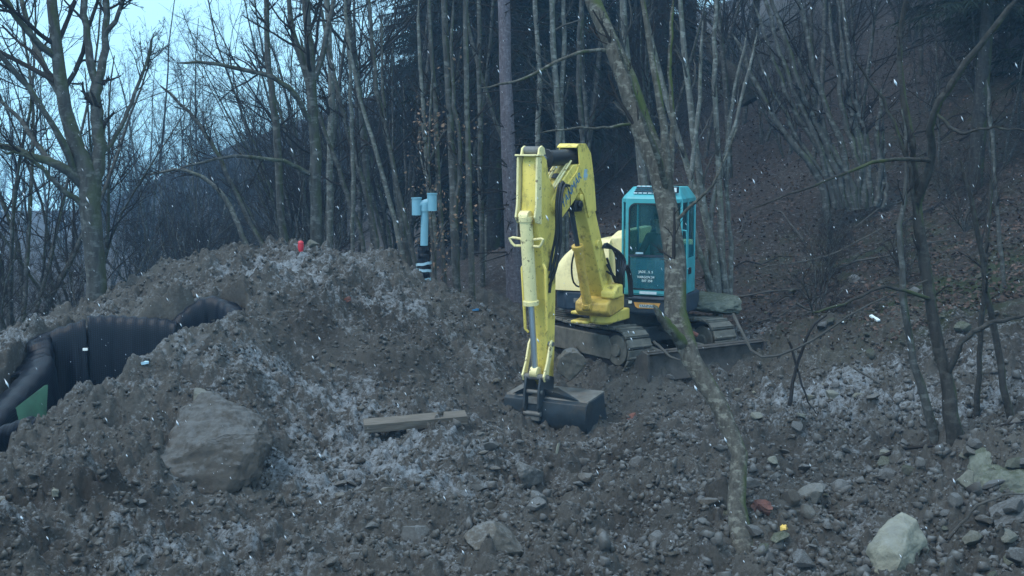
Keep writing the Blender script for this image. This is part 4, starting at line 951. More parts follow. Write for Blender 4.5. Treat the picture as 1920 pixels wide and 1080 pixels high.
# --- undercarriage
mb = MB(); mb.box(T3(0, 0, .52), (1.5, 1.35, .24), (TF, TW, UP)); mb.cyl(T3(0, 0, .6), T3(0, 0, .86), .52, 28)
mb.build('undercarriage', M['dark'], ex, .02)
def track_path(n=40, L_=2.06, r=.31):
    """centres and directions of the shoes round the idler and sprocket"""
    per = 2 * L_ + 2 * math.pi * r; out = []
    for i in range(n):
        s = per * i / n
        if s < L_: p = (-L_ / 2 + s, 2 * r - .035 * math.sin(math.pi * s / L_)); d = (1, 0)
        elif s < L_ + math.pi * r:
            a = (s - L_) / r; p = (L_ / 2 + r * math.sin(a), r + r * math.cos(a)); d = (math.cos(a), -math.sin(a))
        elif s < 2 * L_ + math.pi * r: p = (L_ / 2 - (s - L_ - math.pi * r), 0); d = (-1, 0)
        else:
            a = (s - 2 * L_ - math.pi * r) / r; p = (-L_ / 2 - r * math.sin(a), r - r * math.cos(a)); d = (-math.cos(a), math.sin(a))
        out.append((p, d))
    return out, per / n
path, pitch = track_path()
for side in (-1, 1):
    w0 = side * .86; tz = .05 + .02
    tr = MB(); inner = [T3(p[0] * .93, w0 - .17, (p[1] - .31) * .86 + .31 + tz) for p, d in path]
    tr.prism(inner, TW * .34)
    # side frame box and rollers
    tro = tr.build('track', M['rubber'], ex, 0, 60)
    fr_ = MB(); fr_.prism([T3(f, w0 - .20, z + tz) for f, z in ((-.85, .14), (.88, .14), (.98, .30), (.80, .50), (-.80, .50), (-.95, .30))], TW * .40)
    fr_.build('track_frame', M['mudsteel'], tro, .02)
    for f in (-.66, -.33, 0, .33, .66):
        rl = MB(); rl.cyl(T3(f, w0 - .13, .13 + tz), T3(f, w0 + .13, .13 + tz), .085, 14); rl.build('roller', M['dark'], tro, .008)
    for f, nm_ in ((1.03, 'idler'), (-1.03, 'sprocket')):
        w_ = MB(); w_.cyl(T3(f, w0 - .19, .31 + tz), T3(f, w0 + .19, .31 + tz), .235, 26); w_.cyl(T3(f, w0 - .225, .31 + tz), T3(f, w0 + .225, .31 + tz), .10, 18)
        if nm_ == 'sprocket':
            for q in range(12):
                a = q * math.pi / 6; w_.box(T3(f + .25 * math.cos(a), w0, .31 + tz + .25 * math.sin(a)), (.06, .3, .06), (TF * math.cos(a) + UP * math.sin(a), TW, UP * math.cos(a) - TF * math.sin(a)))
        w_.build(nm_, M['mudsteel'], tro, .012)
    for k, (p, d) in enumerate(path):
        dv = TF * d[0] + UP * d[1]; nv = TF * -d[1] + UP * d[0]
        c = T3(p[0], w0, p[1] + tz) + nv * (.015 + rb.uniform(-.004, .006))
        sh = MB(); sh.box(c, (pitch * .93, .45 + rb.uniform(-.006, .006), .035), (dv, TW, nv)); sh.box(c + nv * .028 + dv * pitch * .28, (.03, .43, .024), (dv, TW, nv))
        sh.build('track_shoe', M['mudsteel'], tro, .006, 35, 1)
# --- dozer blade
bl = MB(); prof = [(1.86, .05), (1.80, .17), (1.79, .30), (1.84, .43), (1.88, .46), (1.90, .44), (1.86, .42), (1.83, .30), (1.84, .18), (1.92, .03)]
bl.prism([T3(f, -1.16, z) for f, z in prof], TW * 2.32)
blo = bl.build('dozer_blade', M['bladesteel'], ex, .006)
for s_ in (-1, 1):
    e_ = MB(); e_.prism([T3(f, s_ * 1.17 - .02, z) for f, z in ((1.74, .02), (1.72, .30), (1.80, .49), (1.93, .45), (1.96, .02))], TW * .04); e_.build('end_plate', M['bladesteel'], blo, .005)
tp = MB(); tp.box(T3(1.815, 0, .455), (.10, 2.34, .04), (TF, TW, UP)); tp.build('top_edge', M['bladesteel'], blo, .008)
for s_ in (-.45, .45):
    a_ = MB(); a_.tube([T3(.7, s_ * .8, .38), T3(1.25, s_, .33), T3(1.80, s_, .24)], .06, 8); a_.build('push_arm', M['mudsteel'], blo)
hr = MB(); hr.tube([T3(.8, 0, .6), T3(1.25, 0, .62), T3(1.68, 0, .40)], [.055, .055, .035], 12); hr.build('blade_cylinder', M['dark'], blo)
rs = MB(); rs.tube([T3(1.25, .1, .62), T3(1.35, .15, .60), T3(1.42, .22, .55)], .035, 8); rs.build('rusty_pin', M['brick'], blo)

# --- turning platform: dark skirt around the body
def upoly(pts, z): return [U3(a, l, z) for a, l in pts]
sk = [(.80, .30), (.80, .12), (.74, -.20), (.72, -.85), (.55, -1.05), (-.3, -1.10), (-.85, -.85), (-1.12, -.4), (-1.15, .4), (-.85, .85), (-.3, 1.08), (.80, 1.08), (.90, 1.0), (.90, .30)]
mb = MB(); mb.prism(upoly(sk, .86), UP * .30); mb.build('platform', M['skirt'], ex, .03)
mb = MB(); mb.box(U3(.905, .62, 1.0), (.03, .84, .20), (D, Lf, UP)); mb.box(U3(.93, .66, 1.12), (.05, .80, .03), (D, Lf, UP))
mb.build('cab_step', M['skirt'], ex, .008)
# badge under the cab
bp_ = [(-.21, .045), (.21, .045), (.185, -.02), (.15, -.045), (-.15, -.045), (-.185, -.02)]
bg = MB(); bg.prism([U3(.922, .56 + a, 1.015 + b) for a, b in bp_], D * .008); bgo = bg.build('badge', M['orange'], ex, 0)
bg = MB(); bg.box(U3(.933, .56, 1.008), (.004, .24, .045), (D, Lf, UP)); bg.build('badge_panel', M['litter'], bgo)
mb = MB(); mb.box(U3(.925, .29, 1.06), (.02, .05, .045), (D, Lf, UP)); mb.build('reflector', M['white'], ex)
mb = MB(); mb.box(U3(.735, -.62, 1.02), (.012, .15, .07), (D, Lf, UP)); mb.build('data_plate', M['edge'], ex)

def text_obj(s, size, origin, xdir, ydir, material, parent, name='lettering', ext=.002, align='CENTER', shear=0.0):
    cu = bpy.data.curves.new(name, 'FONT'); cu.body = s; cu.size = size; cu.extrude = ext; cu.align_x = align; cu.align_y = 'CENTER'; cu.shear = shear
    cu.resolution_u = 2
    to = bpy.data.objects.new(name, cu); COL.objects.link(to); bpy.context.view_layer.update()
    me = bpy.data.meshes.new_from_object(to); bpy.data.objects.remove(to)
    X = xdir.normalized(); Y_ = (ydir - X * ydir.dot(X)).normalized(); Z_ = X.cross(Y_)
    Mx = Matrix.Identity(4)
    for i in range(3): Mx[i][0], Mx[i][1], Mx[i][2], Mx[i][3] = X[i], Y_[i], Z_[i], origin[i]
    me.transform(Mx); me.materials.clear()
    return link_mesh(name, me, material, parent)
text_obj('YANMAR', .058, U3(.938, .56, 1.008), Lf, UP, M['skirt'], bgo)

# --- engine cover: rounded cream body at the operator's right
def cover(l0, l1, z0, z1, a0, a1, n=18, e=2.3):
    prof = []
    for i in range(n + 1):
        q = math.pi / 2 * i / n; c, s = math.cos(q) ** (2 / e), math.sin(q) ** (2 / e)
        prof.append((l0 - (l0 - l1) * c, z0 + (z1 - z0) * s))
    prof.append((l0, z0)); loops = []
    for a, k in ((a1, .0), (a1 + .035, .012), (a1 + .12, .07)) if False else (): pass
    st = [(a1, .86), (a1 - .03, .93), (a1 - .09, .98), (a1 - .2, 1.0), ((a0 + a1) / 2, 1.0), (a0 + .35, .97), (a0 + .15, .88), (a0, .7)]
    for a, k in st: loops.append([U3(a, l0 + (l - l0) * k, z0 + (z - z0) * (k if z > z0 + 1e-6 else 1)) for l, z in prof])
    return MB().loft(loops)
cover(-.12, -1.10, 1.175, 2.0, -1.1, .74).build('engine_cover', M['cream'], ex, 0, 50)
# yellow hood behind the boom, left of the cab
mb = MB(); hp = [(.62, .115), (.62, -.14), (.2, -.14), (-.9, -.14), (-.9, .115)]
mb.loft([upoly(hp, 1.17), upoly(hp, 2.02), [U3(a - (.10 if a > .5 else 0), l + (.10 if l < 0 else 0), 2.13) for a, l in hp]]); mb.build('hood', M['cream'], ex, .02)
mb = MB(); mb.prism(upoly([(-.05, .14), (-.05, 1.02), (-.95, .85), (-1.1, .14)], 1.17), UP * .75); mb.build('rear_cover', M['cream'], ex, .05)

# --- cab
CA0, CA1, CL0, CL1, CZ0, CZ1 = -.02, .89, .13, 1.05, 1.17, 2.64
ch = .085
plan = [(CA1, CL0 + ch), (CA1, CL1 - ch), (CA1 - ch, CL1), (CA0, CL1), (CA0, CL0), (CA1 - ch, CL0)]
cab = MB()
for i, (a, l) in enumerate(plan):
    cab.tube([U3(a, l, CZ0), U3(a, l, CZ1)], .022, 8)
ring = lambda z, s=0.0: [U3(a + (s if a > .5 else -s), l + (s if l > .6 else -s), z) for a, l in plan]
cab.prism(ring(CZ0, .012), UP * .09); cab.prism(ring(CZ1 - .05, .014), UP * .06)
cabo = cab.build('cab', M['teal'], ex, .008)
def rr_loop(w, h, r, n=6):
    out = []
    for cx, cy, a0 in ((w / 2 - r, h / 2 - r, 0), (-w / 2 + r, h / 2 - r, 90), (-w / 2 + r, -h / 2 + r, 180), (w / 2 - r, -h / 2 + r, 270)):
        for k in range(n): q = math.radians(a0 + 90 * k / (n - 1)); out.append((cx + r * math.cos(q), cy + r * math.sin(q)))
    return out
def frame_panel(org, X, Y_, N_, w, h, m_, r, th=.02, r_out=.01, name='window_frame', mat_=None, top=None):
    """rectangular frame w x h with a rounded opening"""
    tb = m_ if top is None else top
    o_ = rr_loop(w, h, r_out); i_ = rr_loop(w - 2 * m_, h - 2 * tb, r)
    f = MB(); A = [org + X * x + Y_ * y for x, y in o_]; B_ = [org + X * x + Y_ * y for x, y in i_]
    C_2 = [p + N_ * th for p in A]; D_2 = [p + N_ * th for p in B_]; n = len(A)
    f.add(A + B_ + C_2 + D_2, [(i, (i + 1) % n, n + (i + 1) % n, n + i) for i in range(n)] + [(2 * n + i, 3 * n + i, 3 * n + (i + 1) % n, 2 * n + (i + 1) % n) for i in range(n)]
          + [(i, 2 * n + i, 2 * n + (i + 1) % n, (i + 1) % n) for i in range(n)] + [(n + i, n + (i + 1) % n, 3 * n + (i + 1) % n, 3 * n + i) for i in range(n)])
    return f.build(name, mat_ or M['teal'], cabo, 0, 30)
fw = CL1 - CL0 - 2 * ch; fc = U3(CA1 + .003, (CL0 + CL1) / 2, (CZ0 + CZ1) / 2 + .015); fh = CZ1 - CZ0 - .03
frame_panel(fc, Lf, UP, D, fw + .02, fh, .045, .11, name='front_frame', top=.06)
# rubber seal + glass, split by a bar
so = rr_loop(fw - .07, fh - .11, .11); si = rr_loop(fw - .11, fh - .15, .09); sf = MB(); n = len(so)
A = [fc + D * .012 + Lf * x + UP * y for x, y in so]; B_ = [fc + D * .012 + Lf * x + UP * y for x, y in si]
sf.add(A + B_ + [p + D * .014 for p in A] + [p + D * .014 for p in B_], [(2 * n + i, 3 * n + i, 3 * n + (i + 1) % n, 2 * n + (i + 1) % n) for i in range(n)] + [(i, (i + 1) % n, n + (i + 1) % n, n + i) for i in range(n)] + [(n + i, n + (i + 1) % n, 3 * n + (i + 1) % n, 3 * n + i) for i in range(n)])
sf.build('window_seal', M['rubber'], cabo)
ZS = 1.78
mb = MB(); mb.box(U3(CA1 + .012, (CL0 + CL1) / 2, (ZS + CZ1 - .05) / 2), (.006, fw - .08, CZ1 - .06 - ZS), (D, Lf, UP)); mb.build('window_pane', M['glass'], cabo)
mb = MB(); mb.box(U3(CA1 + .012, (CL0 + CL1) / 2, (ZS + CZ0 + .08) / 2), (.006, fw - .08, ZS - CZ0 - .09), (D, Lf, UP)); tag(mb.build('window_pane', M['glass_low'], cabo), 'lower front pane with white lettering')
mb = MB(); mb.box(U3(CA1 + .020, (CL0 + CL1) / 2, ZS), (.022, fw - .08, .03), (D, Lf, UP)); mb.build('window_bar', M['skirt'], cabo)
mb = MB(); mb.box(U3(CA1 + .036, CL0 + .30, ZS + .04), (.006, .12, .028), (D, Lf, UP)); mb.build('sticker', M['tape'], cabo)
mb = MB(); mb.box(U3(CA1 + .028, CL0 + .44, CZ0 + .042), (.004, .27, .042), (D, Lf, UP)); mb.build('sticker', M['litter'], cabo)
mb = MB(); mb.tube([U3(CA1 + .03, CL0 + .58, CZ1 - .1), U3(CA1 + .035, CL0 + .62, 2.2)], .007, 6); mb.build('wiper', M['rubber'], cabo)
xc = CL0 + .40
for k, s_ in enumerate(('JADE , S. S', 'VARGOV.34', '507 258')):
    text_obj(s_, .052, U3(CA1 + .020, xc + (.02 if k == 2 else 0), 1.53 - .068 * k + (-.012 if k == 1 else 0)), Lf, UP, M['white'], cabo)
# corner and side panes
def pane(p, q, z0, z1, off=.0, mk='glass'):
    a, b = U3(*p, 0), U3(*q, 0); d_ = (b - a).normalized(); nrm = d_.cross(UP)
    mb = MB(); mb.box((a + b) / 2 + UP * (z0 + z1) / 2, ((b - a).length - .05, .006, z1 - z0), (d_, nrm, UP)); return mb.build('window_pane', M[mk], cabo)
pane(plan[5], plan[0], CZ0 + .10, CZ1 - .06); pane(plan[1], plan[2], CZ0 + .10, CZ1 - .06)
pane(plan[2], plan[3], CZ0 + .55, CZ1 - .06); pane(plan[4], plan[5], CZ0 + .55, CZ1 - .06); pane(plan[3], plan[4], 1.9, CZ1 - .06)
mb = MB()
for p, q, z1 in ((plan[2], plan[3], CZ0 + .55), (plan[4], plan[5], CZ0 + .55), (plan[3], plan[4], 1.9)):
    a, b = U3(*p, 0), U3(*q, 0); d_ = (b - a).normalized(); mb.box((a + b) / 2 + UP * (CZ0 + z1) / 2, ((b - a).length, .02, z1 - CZ0), (d_, d_.cross(UP), UP))
mb.build('lower_panel', M['teal'], cabo, .004)
# door post and long grab handle on the operator's left
mb = MB(); mb.box(U3(.43, CL1 + .005, (CZ0 + CZ1) / 2), (.04, .03, CZ1 - CZ0), (D, Lf, UP)); mb.build('door_post', M['teal'], cabo, .006)
mb = MB(); mb.tube([U3(.80, CL1 + .01, 2.18), U3(.79, CL1 + .075, 2.17), U3(.78, CL1 + .08, 2.10), U3(.76, CL1 + .08, 1.65), U3(.76, CL1 + .01, 1.62)], .012, 8); mb.build('handle', M['teal'], cabo)
mb = MB(); mb.box(U3(.35, CL1 + .03, 1.52), (.10, .03, .10), (D, Lf, UP)); mb.build('door_latch', M['rubber'], cabo, .006)
# roof: front half slopes back and carries a barred skylight
rl0 = ring(CZ1, .02)
rl1 = [U3(a + (.02 if a > .5 else -.02) - (.03 if a > .5 else 0), l + (-.01 if l > .6 else .01), CZ1 + .05) for a, l in plan]
top = [(CA1 - .26, CL0 + .13), (CA1 - .26, CL1 - .13), (CA1 - .30, CL1 - .09), (CA0 + .08, CL1 - .09), (CA0 + .08, CL0 + .09), (CA1 - .30, CL0 + .09)]
mb = MB(); mb.loft([rl0, rl1, [U3(a, l, CZ1 + .185) for a, l in top]]); ro = mb.build('roof', M['teal'], cabo, .012)
# skylight lies on the sloping front of the roof
A0 = U3(CA1 - .03, 0, CZ1 + .055); slope = (U3(CA1 - .26, 0, CZ1 + .185) - U3(CA1 - .01, 0, CZ1 + .05)).normalized(); sn = (Lf.cross(slope)).normalized(); sn = sn if sn.z > 0 else -sn
cs = U3(CA1 - .145, (CL0 + CL1) / 2 - .03, CZ1 + .125)
mb = MB(); mb.box(cs + sn * .008, (.52, .20, .012), (Lf, slope, sn)); sk_ = mb.build('skylight', M['glass_low'], ro)
for k in (-1, 0, 1):
    mb = MB(); mb.box(cs + sn * .024 + slope * k * .06, (.50, .012, .014), (Lf, slope, sn)); mb.build('skylight_bar', M['skirt'], ro)
for q in (-1, 1):
    for k in range(-3, 4):
        mb = MB(); mb.box(cs + sn * .02 + slope * .105 * q + Lf * k * .075, (.055, .014, .012), (Lf, slope, sn)); mb.build('skylight_trim', M['litter'], ro)
lp = MB(); lp.box(U3(CA1 - .06, CL1 - .10, CZ1 + .15), (.08, .11, .10), (D, Lf, UP)); lpo = lp.build('work_lamp', M['skirt'], cabo, .01)
lp = MB(); lp.box(U3(CA1 - .018, CL1 - .10, CZ1 + .15), (.006, .07, .065), (D, Lf, UP)); lp.build('lamp_lens', M['lens'], lpo)
# inside: floor, seat, console, levers
mb = MB(); mb.box(U3(.22, .58, 1.46), (.48, .48, .13), (D, Lf, UP)); mb.box(U3(.22, .58, 1.28), (.4, .4, .22), (D, Lf, UP)); so_ = mb.build('seat', M['seat'], cabo, .04)
mb = MB(); mb.box(U3(.02, .58, 1.83), (.12, .46, .62), (D, Lf, UP)); mb.box(U3(.02, .58, 2.22), (.10, .26, .18), (D, Lf, UP)); mb.build('backrest', M['seat'], so_, .04)
for s_ in (-1, 1):
    mb = MB(); mb.box(U3(.30, .58 + s_ * .33, 1.60), (.34, .12, .10), (D, Lf, UP)); mb.tube([U3(.45, .58 + s_ * .33, 1.65), U3(.47, .58 + s_ * .33, 1.80)], .018, 8); mb.build('console', M['rubber'], so_, .01)

# --- operator
def skin_figure(name, joints, edges, radii, material, parent, sub=2):
    me = bpy.data.meshes.new(name); me.from_pydata([tuple(j) for j in joints], edges, [])
    o = bpy.data.objects.new(name, me); COL.objects.link(o); me.materials.append(material)
    m1 = o.modifiers.new('skin', 'SKIN'); m1.use_smooth_shade = True
    for i, r in enumerate(radii): me.skin_vertices[0].data[i].radius = (r, r) if not hasattr(r, '__len__') else r
    me.skin_vertices[0].data[0].use_root = True
    m2 = o.modifiers.new('subsurf', 'SUBSURF'); m2.levels = sub; m2.render_levels = sub
    bpy.context.view_layer.update(); dg = bpy.context.evaluated_depsgraph_get(); me2 = bpy.data.meshes.new_from_object(o.evaluated_get(dg))
    bpy.data.objects.remove(o)
    return link_mesh(name, me2, material, parent, 180)
pr = empty('person', U3(.24, .58, 1.53)); tag(pr, 'operator in dark jacket and cap seated behind the front glass of the turquoise cab', 'person')
def Q(a, l, z): return U3(.22 + a, .56 + l, 1.53 + z)
J = [Q(0, 0, .10), Q(-.02, 0, .28), Q(0, 0, .46), Q(.03, 0, .56),                      # pelvis, waist, chest, neck base
     Q(0, -.18, .50), Q(.10, -.26, .27), Q(.30, -.29, .22),                             # right arm
     Q(0, .18, .50), Q(.10, .26, .27), Q(.30, .29, .22)]
skin_figure('jacket', J, [(0, 1), (1, 2), (2, 3), (2, 4), (4, 5), (5, 6), (2, 7), (7, 8), (8, 9)], [.16, .145, .16, .07, .075, .055, .042, .075, .055, .042], M['jacket'], pr)
J = [Q(.02, 0, .08), Q(.05, -.10, .08), Q(.42, -.13, .10), Q(.50, -.13, -.26), Q(.60, -.13, -.31), Q(.05, .10, .08), Q(.42, .13, .10), Q(.50, .13, -.26), Q(.60, .13, -.31)]
skin_figure('trousers', J, [(0, 1), (1, 2), (2, 3), (3, 4), (0, 5), (5, 6), (6, 7), (7, 8)], [.13, .095, .07, .05, .045, .095, .07, .05, .045], M['trouser'], pr)
bm = bmesh.new(); bmesh.ops.create_uvsphere(bm, u_segments=28, v_segments=20, radius=1.0)
for v in bm.verts:                                        # x = face direction, y = side, z = up
    x, y, z = v.co; w = 1 - .25 * max(0, -z) ** 1.5
    fx = x * .098 * (1 if x > 0 else 1.05); fy = y * .075 * w; fz = z * .118
    if x > .6:
        fx += .028 * math.exp(-((y / .16) ** 2 + ((z + .08) / .20) ** 2)); fx -= .012 * (math.exp(-(((y - .36) / .16) ** 2 + ((z - .12) / .13) ** 2)) + math.exp(-(((y + .36) / .16) ** 2 + ((z - .12) / .13) ** 2)))
        fx += .008 * math.exp(-((y / .3) ** 2 + ((z + .45) / .10) ** 2)); fx += .008 * math.exp(-((y / .3) ** 2 + ((z + .78) / .15) ** 2))
    for s_ in (-1, 1):
        e = math.exp(-((x / .16) ** 2 + ((y - s_ * 1) / .22) ** 2 + (z / .24) ** 2)); fy += s_ * .018 * e
    v.co = (fx, fy, fz)
me = bpy.data.meshes.new('head'); bm.to_mesh(me); bm.free()
hc = Q(.06, 0, .75); Rm = Matrix((( D.x, Lf.x, 0, hc.x), (D.y, Lf.y, 0, hc.y), (0, 0, 1, hc.z), (0, 0, 0, 1))); me.transform(Rm)
hd = link_mesh('head', me, M['skin'], pr, 180)
mb = MB(); mb.tube([Q(.03, 0, .54), Q(.05, 0, .68)], [.055, .05], 12); mb.build('neck', M['skin'], hd)
for s_ in (-1, 1):
    mb = MB(); c = hc + D * .082 + Lf * s_ * .028 + UP * .014; mb.tube([c - D * .005, c + D * .006], [.011, .006], 10); mb.build('eye', M['hair'], hd)
mb = MB(); mb.loft([[hc + D * (.106 * r * math.cos(q) - .004) + Lf * .084 * r * math.sin(q) + UP * z for q in [k * math.pi / 12 for k in range(24)]] for r, z in ((1.0, .035), (1.0, .07), (.86, .105), (.5, .128), (.1, .134))])
mb.prism([hc + D * a + Lf * l + UP * .04 for a, l in ((.09, -.07), (.16, -.05), (.175, 0), (.16, .05), (.09, .07))], UP * .008); mb.build('cap', M['hair'], pr)
for s_ in (-1, 1):
    w = Q(.30, s_ * .29, .22)
    hb_ = MB(); hb_.tube([w - D * .01, w + D * .04, w + D * .085], [.028, .038, .034], 10)
    for k in range(4):
        f0 = w + D * .08 + Lf * (k - 1.5) * .019; ln_ = (.05, .058, .054, .042)[k]
        hb_.tube([f0, f0 + D * .03 - UP * .004, f0 + D * .045 - UP * ln_ * .5, f0 + D * .03 - UP * ln_ * .9], [.0095, .009, .0085, .007], 8)
    hb_.tube([w + D * .03 - Lf * s_ * .03, w + D * .065 - Lf * s_ * .045, w + D * .085 - Lf * s_ * .035 - UP * .02], [.012, .010, .008], 8)
    hb_.build('hand', M['skin'], pr, 0, 80)

# --- swing bracket at the front of the platform
def slab(pts, w0, w1, name, mk, parent=None, bevel=.012):
    mb = MB(); mb.prism([B3(t, z, w0) for t, z in pts], BW * (w1 - w0)); return mb.build(name, M[mk], parent or ex, bevel)
mb = MB(); mb.cyl(B3(.05, .78), B3(.05, .98), .16, 20)
mb.prism([B3(t, .80, w) for t, w in ((-.5, -.2), (.1, -.2), (.22, -.12), (.22, .12), (.1, .2), (-.5, .2))], UP * .17)
mb.box(B3(.10, .94, -.30), (.30, .30, .05), (BF, BW, UP)); mb.box(B3(.10, .80, -.30), (.30, .30, .05), (BF, BW, UP)); mb.build('swing_mount', M['yellow'], ex, .02)
sb = slab([(-.15, 1.0), (.34, .92), (.46, 1.0), (.46, 1.14), (.30, 1.20), (.16, 1.40), (-.02, 1.42), (-.15, 1.25)], -.27, .27, 'swing_bracket', 'ochre', None, .03)
slab([(.05, 1.20), (.36, 1.20), (.36, 1.30), (.24, 1.40), (.05, 1.40)], .10, .34, 'bracket_block', 'yellow', sb, .03)

# --- boom
boom_pts = [(-.06, 1.08), (.10, 1.04), (.26, 1.16), (.52, 1.70), (.80, 2.26), (1.00, 2.66), (1.12, 2.80), (1.30, 2.66), (1.70, 2.42), (1.80, 2.46), (1.94, 2.56), (1.95, 2.70), (1.84, 2.80),
            (1.62, 2.98), (1.32, 3.18), (1.08, 3.20), (.90, 3.05), (.66, 2.62), (.36, 2.02), (.02, 1.42), (-.10, 1.22)]
bo = slab(boom_pts, -.135, .135, 'boom', 'yellow', None, .012)
# recessed side plates: the knee is stiffened by raised cheeks that rise past the cylinder
for s_ in (-1, 1):
    w0 = s_ * .137
    slab([(.62, 2.52), (.86, 2.42), (1.02, 2.76), (1.14, 2.86), (1.34, 2.74), (1.66, 2.56), (1.56, 2.90), (1.26, 3.08), (1.16, 3.20), (1.20, 3.44), (1.16, 3.46), (.96, 3.46), (.80, 3.32), (.70, 2.98)], w0 if s_ > 0 else w0 - .022, w0 + .022 if s_ > 0 else w0, 'cheek_plate', 'yellow', bo, .004)
mb = MB(); loopA = [(.80, 3.32), (.96, 3.46), (1.18, 3.46), (1.26, 3.42)]
for (t0, z0), (t1, z1) in zip(loopA[:-1], loopA[1:]):
    mb.prism([B3(t0, z0, -.155), B3(t1, z1, -.155), B3(t1, z1 + .022, -.155), B3(t0, z0 + .022, -.155)], BW * .31)
mb.build('hood_plate', M['yellow'], bo, .004)
# ribs and pipes on the nose
for w in (-.11, -.07, .07, .11):
    mb = MB(); mb.tube([B3(1.34, 3.24, w), B3(1.60, 3.05, w), B3(1.84, 2.86, w)], .015, 8); mb.build('hydraulic_pipe', M['pale'], bo)
mb = MB(); mb.box(B3(1.60, 3.035, 0), (.10, .09, .012), ((BF * .8 - UP * .6).normalized(), BW, (UP * .8 + BF * .6).normalized())); mb.build('hole_shade_plate', M['rubber'], bo)  # solid black plate stands in for the dark inside an access hole
for t, z, r, w in ((1.84, 2.63, .095, .19), (0.06, 1.18, .11, .24), (.55, 2.02, .06, .175), (1.08, 2.72, .05, .16)):
    mb = MB(); mb.cyl(B3(t, z, -w), B3(t, z, w), r, 20); mb.build('pivot_pin', M['yellow'], bo, .01)
text_obj('YANMAR', .17, B3(1.42, 2.83, .1615), -(BF * .80 - UP * .6), (BF * .6 + UP * .8), M['blueprint'], bo, shear=.2)
dm = MB()
for k in range(3):
    q = [(-.07 + .05 * k, -.06), (-.03 + .05 * k, -.06), (.01 + .05 * k, .06), (-.03 + .05 * k, .06)]
    dm.prism([B3(1.0 - a * .7, 3.06 + b, .1595) for a, b in q], BW * .002)
dm.build('emblem', M['tape'], bo)
text_obj('B7', .12, B3(.98, 3.0, .160), -BF, UP, M['tape'], bo, shear=.2)

# --- cylinders
def cylinder(name, a, b, frac, r, rr, mk, parent, collar=True):
    """barrel from a towards b, rod for the rest"""
    m_ = a.lerp(b, frac); mb = MB(); mb.tube([a, m_], r, 18); d_ = (b - a).normalized()
    if collar: mb.tube([m_ - d_ * .05, m_ + d_ * .012], r * 1.22, 18); mb.tube([a - d_ * .01, a + d_ * .06], r * 1.15, 18)
    co = mb.build(name, M[mk], parent, .004)
    mb = MB(); mb.tube([m_, b], rr, 16); mb.build('rod', M['chrome'], co)
    e = MB(); e.cyl(b - BW * .055, b + BW * .055, rr * 1.9, 16); e.cyl(a - BW * .07, a + BW * .07, r * 1.0, 16); e.build('rod_eye', M[mk], co, .004)
    return co
cb = cylinder('boom_cylinder', B3(.44, 1.08, -.06), B3(1.10, 2.62, -.02), .60, .072, .036, 'ochre', ex)
for o in cb.children:
    if o.name.startswith('rod') and 'eye' not in o.name: o.data.materials[0] = M['dark']
mb = MB(); mb.box(B3(1.10, 2.60, 0), (.22, .24, .16), (BF, BW, UP)); mb.cyl(B3(1.1, 2.62, -.16), B3(1.1, 2.62, .16), .06, 16); mb.build('cylinder_guard', M['rubber'], bo, .02)
ca_ = cylinder('arm_cylinder', B3(1.05, 3.30), B3(2.20, 3.26), .74, .112, .045, 'rubber', ex)
mb = MB(); mb.box(B3(1.0, 3.27), (.22, .2, .16), (BF, BW, UP)); mb.build('hose_block', M['rubber'], ca_, .02)

# --- arm
arm_pts = [(2.06, 3.26), (2.14, 3.32), (2.30, 3.31), (2.33, 3.22), (2.33, 2.96), (2.36, 2.60), (2.29, 2.36), (2.16, 1.9), (2.07, 1.1), (2.02, .52), (2.0, .22), (1.93, .14), (1.85, .20), (1.82, .5), (1.80, 1.1), (1.78, 1.9), (1.72, 2.42), (1.72, 2.72), (1.82, 2.86), (1.98, 3.0)]
arm = slab(arm_pts, -.115, .115, 'arm', 'yellow', None, .01)
# front channel with two flanges at the head of the arm
for s_ in (-1, 1): slab([(2.28, 3.30), (2.40, 3.30), (2.42, 2.66), (2.46, 2.50), (2.40, 2.42), (2.28, 2.40)], s_ * .145 - .015, s_ * .145 + .015, 'flange', 'pale', arm, .006)
slab([(2.26, 3.31), (2.42, 3.31), (2.42, 3.335), (2.26, 3.335)], -.18, .18, 'head_plate', 'pale', arm, .004)
mb = MB(); mb.cyl(B3(2.24, 3.385, -.13), B3(2.24, 3.385, .13), .055, 18); mb.build('pivot_pin', M['edge'], arm, .01)
for s_ in (-1, 1): slab([(2.14, 3.33), (2.34, 3.33), (2.31, 3.42), (2.24, 3.45), (2.17, 3.42)], s_ * .13 - .012, s_ * .13 + .012, 'pin_lug', 'pale', arm, .006)
mb = MB(); mb.cyl(B3(1.84, 2.63, -.20), B3(1.84, 2.63, .20), .10, 20); mb.build('pivot_pin', M['yellow'], arm, .012)
cbk = cylinder('bucket_cylinder', B3(2.40, 2.50, -.02), B3(2.16, .36, 0), .555, .088, .042, 'pale', ex)
for s_ in (-1, 1):
    mb = MB(); mb.tube([B3(2.36, 2.20, s_ * .08), B3(2.40, 2.22, s_ * .22), B3(2.42, 2.21, s_ * .26), B3(2.41, 2.15, s_ * .23), B3(2.40, 2.11, s_ * .19), B3(2.36, 2.11, s_ * .08)], .018, 8); mb.build('pipe_clamp', M['pale'], cbk)
for s_ in (-1, 1):
    mb = MB(); mb.tube([B3(2.20, 1.86, s_ * .14), B3(2.21, 1.80, s_ * .18), B3(2.14, .95, s_ * .17), B3(2.12, .9, s_ * .13)], [.018, .022, .020, .016], 8); mb.build('hydraulic_pipe', M['yellow'], arm)
